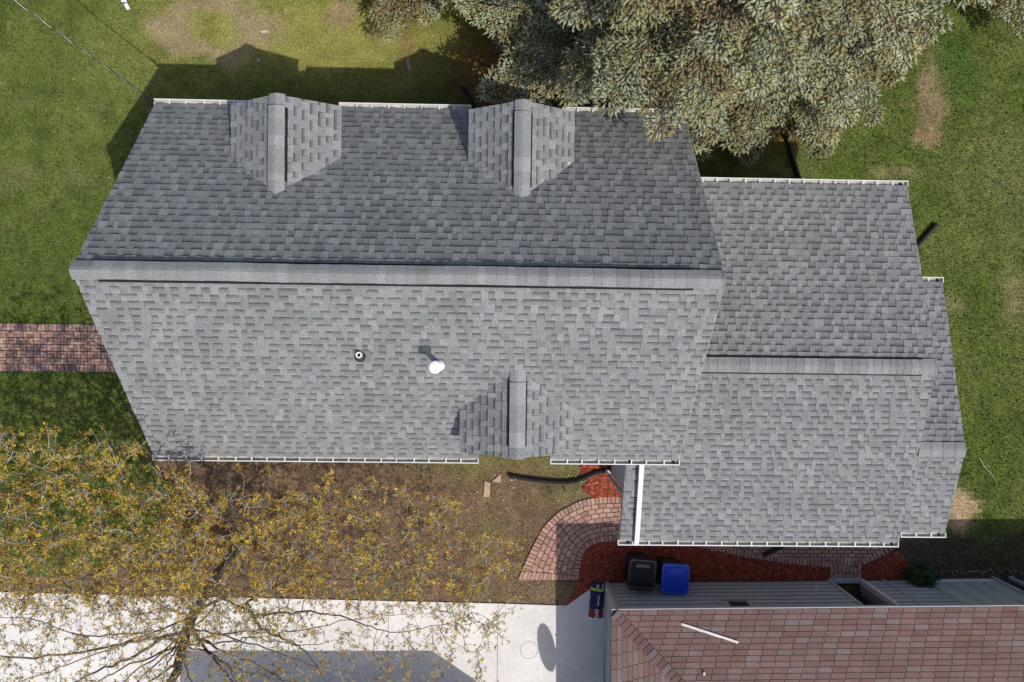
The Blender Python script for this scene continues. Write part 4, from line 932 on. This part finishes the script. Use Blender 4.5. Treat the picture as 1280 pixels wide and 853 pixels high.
# ================================================================== SPRUCES
def spruce(cx, cy, R, Ht, seed, lab, z0=1.0, dens=1.0):
    rg = np.random.default_rng(seed); t = thing('spruce_tree', lab, 'spruce', (cx, cy, 0), 'spruces behind the house')
    b = MB(); b.tube([(cx, cy, -.1), (cx, cy, Ht*.5), (cx, cy, Ht)], [.22, .13, .02], 10); b.obj('trunk', M_SBARK, t)
    br = MB(); T0 = []; TD = []; TL = []; TC = []
    z = z0
    while z < Ht-.3:
        fr = (z-z0)/(Ht-z0); Rz = R*min(1.0, 1.12*(1-fr)**.68); n = 6; a0 = rg.uniform(0, 6.28)
        for k in range(n):
            a = a0+6.283*k/n+rg.uniform(-.25, .25); L = Rz*rg.uniform(.70, 1.08)+.15; dx, dy = math.cos(a), math.sin(a)
            while L > .5 and ((z < 5.0 and cx+dx*L < 4.4 and cy+dy*L < 5.05) or (cx+dx*L > 4.1 and cy+dy*L < 4.55)): L -= .1
            zo = z+rg.uniform(-.15, .15); dro = rg.uniform(-.28, -.08)
            f = lambda s: np.array([cx+dx*L*s, cy+dy*L*s, zo+L*(dro*s+.12*s*s)])
            br.tube([f(0), f(.35), f(.7), f(.97)], [.035, .026, .016, .006], 4, cap=False)
            tip = f(.9); pj = proj(tip); vis = pj[1] > -90
            s = .28 if L > 1 else .1; step = (.11 if vis else .34)/L; base = rg.uniform(.72, 1.15)
            brown = rg.random() < .16
            side = 1
            while s < 1.0:
                c = f(s); side = -side; l2 = (1-s)*L*.46+.22; l2 *= rg.uniform(.7, 1.15)
                for sd_ in ((-1, 1) if vis else (side,)):
                    aa = a+sd_*rg.uniform(.65, 1.0); ux, uy = math.cos(aa), math.sin(aa); m = max(1, int(l2/.14)); dr2 = rg.uniform(-.3, .05); rc = rg.random(); ccol = (.32, .335, .215) if rc < .52 else ((.31, .29, .14) if rc < .82 else (.23, .19, .095))
                    for j in range(m):
                        q = c+np.array([ux, uy, dr2])*l2*(j+.3)/m
                        inner = s < .5 and j < m*.4
                        for w in ((0, .75, -.75) if (vis and j % 1 == 0) else (0,)):
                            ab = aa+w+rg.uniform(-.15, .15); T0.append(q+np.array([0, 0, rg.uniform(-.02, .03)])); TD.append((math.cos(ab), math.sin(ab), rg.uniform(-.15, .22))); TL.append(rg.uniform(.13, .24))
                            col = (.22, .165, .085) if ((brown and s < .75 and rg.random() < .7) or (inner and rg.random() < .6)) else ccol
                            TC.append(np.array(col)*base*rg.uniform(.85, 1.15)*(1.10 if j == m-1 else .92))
                s += step*rg.uniform(.8, 1.2)
            T0.append(f(.97)); TD.append((dx, dy, .1)); TL.append(.25); TC.append(np.array((.37, .38, .255))*base)
        z += .54 if fr < .6 else .4
    br.obj('branches', M_SBARK, t)
    T0 = np.array(T0); TD = np.array(TD); TD /= np.linalg.norm(TD, axis=1)[:, None]; TL = np.array(TL)[:, None]; TC = np.array(TC); n = len(T0)
    A = np.cross(TD, [0, 0, 1.]); A /= np.linalg.norm(A, axis=1)[:, None]; Bn = np.cross(TD, A)
    w = .028*rg.uniform(.8, 1.25, (n, 1)); vs = [T0]
    for k in range(4):
        an = 6.283*k/4+.4; r = (A*math.cos(an)+Bn*math.sin(an)); vs.append(T0+TD*TL*.5+r*w)
    vs.append(T0+TD*TL)
    V = np.stack(vs, 1); base = (np.arange(n)*6)[:, None]
    Fs = []
    for k in range(4): l = (k+1) % 4; Fs += [[0, 1+l, 1+k], [5, 1+k, 1+l]]
    Fc = (base[:, None, :]+np.array(Fs)[None]).reshape(-1, 3); C = np.repeat(TC, 8, 0)
    # needle spikes
    NS = 7; off = 6*n; Vn = []; 
    for k in range(NS):
        an = rg.uniform(0, 6.283, (n, 1)); r = A*np.cos(an)+Bn*np.sin(an); s = rg.uniform(.15, .95, (n, 1)); c = T0+TD*TL*s; tip = c+r*.048+TD*.03; sdv = np.cross(r, TD)*.008+TD*.010
        Vn.append(np.stack([c-sdv, c+sdv, tip], 1))
    Vn = np.concatenate(Vn, 0).reshape(-1, 3); Fn = np.arange(len(Vn)).reshape(-1, 3)+off
    V = np.concatenate([V.reshape(-1, 3), Vn]); Fc = np.concatenate([Fc, Fn]); C = np.concatenate([C, np.tile(TC*1.1, (NS, 1))])
    npmesh('crown', V, Fc, C, M_NEEDLE, t, kind='stuff'); return n
def gp(px, py): q = P(px, py); return q.x, q.y
tot = 0
for (px, py, Rp, Ht, sd_, lab) in ((800, 90, 4.6, 11.5, 1, 'blue grey spruce behind the middle rear dormer, boughs over the gutter'), (938, 42, 3.75, 12, 2, 'blue grey spruce leaning its boughs over the roof right end'),
                               (530, -70, 2.9, 10, 3, 'blue grey spruce at the top edge, leftmost of the spruces'), (1215, -100, 3.6, 11, 4, 'blue grey spruce at the top right corner, farthest right')):
    x, y = gp(px, py); tot += spruce(x, y, Rp, Ht, sd_, lab)
print('tufts', tot)

# ================================================================== MAPLE
mt = thing('maple_tree', 'wide budding maple with yellow green flower clusters beside the driveway', 'tree', vec(P(300, 678)))
Z = H
limbs = [  # (start width, [(px,py,height fraction)...], end width)
 ('trunk', .21, [(302, 680, -.002), (292, 690, .03), (264, 730, .09), (244, 766, .135), (233, 792, .165), (226, 820, .205), (214, 862, .26), (200, 915, .33), (180, 980, .40)], .10),
 ('limb', .10, [(244, 766, .135), (220, 745, .17), (190, 730, .20), (150, 700, .25), (105, 672, .29), (75, 668, .32), (30, 650, .35), (-30, 640, .37)], .03),
 ('limb', .085, [(190, 730, .20), (165, 690, .24), (130, 660, .27), (100, 610, .31), (60, 590, .33), (10, 560, .35)], .02),
 ('limb', .095, [(233, 790, .163), (205, 796, .19), (170, 803, .22), (120, 812, .26), (60, 820, .30), (-30, 822, .35)], .03),
 ('limb', .08, [(205, 796, .19), (170, 820, .23), (130, 835, .27), (60, 870, .33), (0, 905, .37)], .02),
 ('limb', .07, [(240, 772, .14), (262, 740, .16), (275, 715, .18), (300, 672, .20), (292, 650, .22), (288, 625, .245), (284, 608, .26)], .012),
 ('limb', .07, [(246, 762, .135), (225, 715, .165), (215, 680, .19), (225, 640, .215), (205, 600, .24), (180, 560, .27)], .012),
 ('limb', .09, [(240, 772, .14), (275, 748, .155), (300, 757, .165), (340, 735, .185), (380, 722, .20), (430, 727, .22), (480, 715, .24), (540, 700, .255), (600, 690, .27)], .012),
 ('limb', .085, [(300, 757, .165), (318, 768, .175), (350, 766, .18), (395, 765, .19), (440, 775, .20), (490, 790, .21), (560, 780, .23)], .012),
 ('limb', .085, [(312, 766, .172), (325, 783, .18), (345, 795, .185), (372, 808, .195), (388, 822, .205), (405, 850, .22), (430, 890, .25)], .012),
 ('limb', .07, [(236, 785, .155), (255, 800, .18), (280, 815, .20), (300, 822, .22), (345, 845, .25), (380, 880, .29)], .015),
 ('limb', .07, [(250, 802, .178), (275, 832, .21), (292, 856, .24), (310, 900, .28)], .02),
 ('limb', .05, [(340, 735, .185), (375, 690, .21), (400, 650, .23), (430, 620, .245), (450, 600, .255)], .01),
 ('limb', .05, [(430, 727, .22), (470, 690, .235), (510, 660, .25), (545, 640, .26)], .01),
 ('limb', .06, [(150, 700, .25), (110, 720, .28), (60, 735, .31), (0, 740, .35)], .015),
 ('limb', .055, [(222, 830, .21), (190, 850, .25), (150, 880, .30)], .02),
]
for (ax_, ay_, ah) in ((-30, 775, .30), (-30, 865, .33), (20, 905, .33), (80, 905, .32), (135, 900, .32), (172, 900, .31), (262, 905, .28), (335, 900, .27), (385, 862, .25), (450, 842, .24), (500, 768, .22), (60, 700, .28), (345, 690, .22), (120, 760, .27), (420, 800, .22)):
    sx, sy, sh0 = random.choice(((236, 786, .155), (242, 772, .14), (228, 806, .185))); m1 = [(sx+(ax_-sx)*t+random.uniform(-11, 11), sy+(ay_-sy)*t+random.uniform(-9, 9), sh0+(ah-sh0)*t) for t in (.25, .5, .75)]
    limbs.append(('branch', .05, [(sx, sy, sh0)]+m1+[(ax_, ay_, ah)], .010))
def cr(pts, n=6):
    out = []
    for i in range(len(pts)-1):
        a, c = pts[i], pts[i+1]; p0 = pts[max(0, i-1)]; p3 = pts[min(len(pts)-1, i+2)]
        for k in range(n):
            t = k/n; out.append(.5*((2*a)+(c-p0)*t+(2*p0-5*a+4*c-p3)*t*t+(3*a-p0-3*c+p3)*t**3))
    out.append(pts[-1]); return out
hsq = lambda h: h if h < .14 else .14+(h-.14)*.62
nodes = []; nrad = []
for nm, r0, pl, r1 in limbs:
    pl = [(a, c, hsq(h)) for a, c, h in pl]
    pts = cr([P(a, c, h*H) for a, c, h in pl], 6); m = len(pts); pts = [p+Vector((random.gauss(0, .018), random.gauss(0, .018), random.gauss(0, .02))) if 0 < i < m-1 else p for i, p in enumerate(pts)]
    k_ = .75 if nm == 'trunk' else .52; rad = [k_*(r0+(r1-r0)*(i/(m-1))**.8) for i in range(m)]
    if nm == 'trunk': rad[0] = .34; rad[1] = .29; rad[2] = .25
    b = MB(); b.tube(pts, rad, 10 if r0 > .09 else 7); b.obj(nm, M_BARK, mt, smooth=True)
    for p, r in list(zip(pts, rad))[6 if nm == 'trunk' else 2:]: nodes.append(tuple(p)); nrad.append(r)
# attraction points over the crown, measured in the photograph's frame and height
A_ = []
def zone(n, x0, x1, y0, y1, h0, h1, fn=None):
    k = 0
    while k < n:
        px, py = random.uniform(x0, x1), random.uniform(y0, y1)
        if fn and random.random() > fn(px, py): continue
        h = hsq(random.uniform(h0, h1)); A_.append(P(px, py, h*H)); k += 1
edge = lambda px, py: 0 if (px > 150 and py < 610-(.0 if px < 250 else 0) and random.random() < .75) or (px > 520 and (py-600) < (px-520)*.6) or (py < 530+.25*px-20 and px < 240) else 1
zone(500, -60, 260, 560, 770, .24, .36, edge)
zone(220, 160, 400, 620, 800, .17, .26)
zone(260, -60, 240, 535, 760, .24, .37, edge)
zone(260, 200, 470, 590, 765, .18, .29, edge)
zone(150, 440, 648, 610, 770, .20, .29, edge)
zone(400, -60, 320, 745, 900, .22, .36)
zone(260, 300, 630, 755, 900, .18, .28, lambda x, y: 1 if y-750 < (660-x)*.9 or random.random() < .25 else 0)
zone(110, 100, 420, 860, 1050, .26, .42); zone(110, -260, -40, 560, 950, .26, .40)
nd = np.array(nodes); nr = np.array(nrad); order = []
Apts = np.array([tuple(a) for a in A_]); dist = np.min(np.linalg.norm(Apts[:, None]-nd[None], axis=2), 1); tw = MB(); tips = []
cap_n = 40000; ND = np.zeros((cap_n, 3)); NR = np.zeros(cap_n); cnt = len(nd); ND[:cnt] = nd; NR[:cnt] = nr
for i in np.argsort(dist):
    a = Apts[i]; dd = np.linalg.norm(ND[:cnt]-a, axis=1)+ND[:cnt][:, 2].clip(0)*0; pen = np.where(ND[:cnt, 2] > a[2]+.3, .6, 0); j = int(np.argmin(dd+pen)); s = ND[j].copy(); L = dd[j]
    if L < .12: continue
    m = max(3, int(L/.16)); r0 = max(.009, min(NR[j]*.6, .012+.012*L)); perp = np.random.default_rng(i).normal(0, .09, 3)*L
    pts = []
    for k in range(m+1):
        t = k/m; p = s*(1-t)+a*t+perp*math.sin(math.pi*t)+np.array([0, 0, .10*L*math.sin(math.pi*t*.8)])+(rng.normal(0, .012, 3) if 0 < k < m else 0); pts.append(p)
    rad = [r0+(.0055-r0)*k/m for k in range(m+1)]; tw.tube([Vector(p) for p in pts], rad, 4, cap=False)
    for k in range(1, m+1):
        if cnt < cap_n: ND[cnt] = pts[k]; NR[cnt] = rad[k]; cnt += 1
        if k > m*.35: tips.append(pts[k])
    tips.append(pts[-1]); tips.append(pts[-1])
tw.obj('twigs', M_TWIG, mt, kind='stuff')
tips = np.array(tips); print('tips', len(tips), cnt)
# flower/leaf clusters: short spurs, each carrying a bunch of small leaf blades
pxt = proj(tips); sel = tips[rng.random(len(tips)) < np.where(pxt[:, 1] > 742, .75, .82)]; sel = np.repeat(sel, 2, 0); n = len(sel); sp0 = sel.copy(); dv = rng.normal(0, 1, (n, 3)); dv[:, 2] = np.abs(dv[:, 2])*.6; dv /= np.linalg.norm(dv, axis=1)[:, None]
dv *= rng.uniform(.05, .24, n)[:, None]; sel = sp0+dv; md = sp0+dv*.5+rng.normal(0, .012, (n, 3)); ax = np.cross(dv, rng.normal(0, 1, (n, 3))); ax /= np.linalg.norm(ax, axis=1)[:, None]; ay = np.cross(ax, dv); ay /= np.linalg.norm(ay, axis=1)[:, None]
rg_ = [(sp0, .0055), (md, .0045), (sel, .003)]; VV = np.stack([c+(ax*math.cos(2.094*k)+ay*math.sin(2.094*k))*r_ for c, r_ in rg_ for k in range(3)], 1).reshape(-1, 3)
FF = (np.arange(n)[:, None, None]*9+np.array([[3*i+k, 3*i+(k+1) % 3, 3*i+3+(k+1) % 3, 3*i+3+k] for i in range(2) for k in range(3)])[None]).reshape(-1, 4)
npmesh('spurs', VV, FF, np.full((len(FF), 3), .3), M_TWIG, mt, kind='stuff'); K = 14
cen = np.repeat(sel, K, 0); N_ = len(cen); px = proj(sel)
pal = np.array([(.50, .335, .045), (.39, .31, .045), (.55, .40, .065), (.25, .12, .05), (.16, .075, .04), (.43, .22, .035)])
pickc = pal[rng.choice(6, n, p=[.29, .28, .19, .08, .06, .10])]*rng.uniform(.75, 1.2, (n, 1)); sizec = rng.uniform(.5, 1.25, n)*np.where(px[:, 1] > 745, .78, 1.0)
C = np.repeat(pickc, K, 0)*rng.uniform(.65, 1.3, (N_, 1)); sz = np.repeat(sizec, K)
dirn = rng.normal(0, 1, (N_, 3)); dirn[:, 2] = np.abs(dirn[:, 2])*.5; dirn /= np.linalg.norm(dirn, axis=1)[:, None]
c0 = cen+dirn*(rng.uniform(.008, .055, N_)*sz)[:, None]; u = dirn*(rng.uniform(.012, .028, N_)*sz)[:, None]; q = rng.normal(0, 1, (N_, 3)); v = np.cross(dirn, q); v /= np.linalg.norm(v, axis=1)[:, None]; v *= (rng.uniform(.007, .016, N_)*sz)[:, None]
V = np.stack([c0-u, c0+v, c0+u*1.3, c0-v], 1).reshape(-1, 3); npmesh('blossom_clusters', V, np.arange(4*N_).reshape(-1, 4), C, M_LEAF, mt, kind='stuff'); print('leaves', N_)

# ================================================================== SHRUB
sc_ = P(1143, 716); sh_ = thing('shrub', 'small dark green shrub against the garage wall by the red mulch', 'shrub', (sc_.x, sc_.y, 0))
b = MB(); n = 14
for k in range(n):
    a = 6.283*k/n; r = random.uniform(.2, .42); b.tube([(sc_.x, sc_.y, 0), (sc_.x+r*.6*math.cos(a), sc_.y+r*.5*math.sin(a), .35), (sc_.x+r*math.cos(a), sc_.y+r*.8*math.sin(a), random.uniform(.5, .8))], [.012, .008, .003], 4)
b.obj('stems', M_SBARK, sh_)
n = 3200; dr3 = rng.normal(0, 1, (n, 3)); dr3 /= np.linalg.norm(dr3, axis=1)[:, None]; c0 = np.array([sc_.x, sc_.y, .42])+dr3*np.array([.40, .30, .32])*(rng.uniform(.3, 1, n)**.5)[:, None]*(1+.25*np.sin(dr3[:, :1]*7)+.2*np.cos(dr3[:, 1:2]*9))
c0[:, 2] = c0[:, 2].clip(.02); q = rng.normal(0, 1, (n, 3)); u = q/np.linalg.norm(q, axis=1)[:, None]*.04; v = np.cross(u, dr3)*.45
npmesh('foliage', np.stack([c0-u, c0+v, c0+u, c0-v], 1).reshape(-1, 3), np.arange(4*n).reshape(-1, 4), np.array([(.035, .07, .022)])*rng.uniform(.5, 1.7, (n, 1)), M_SHRUB, sh_, kind='stuff')
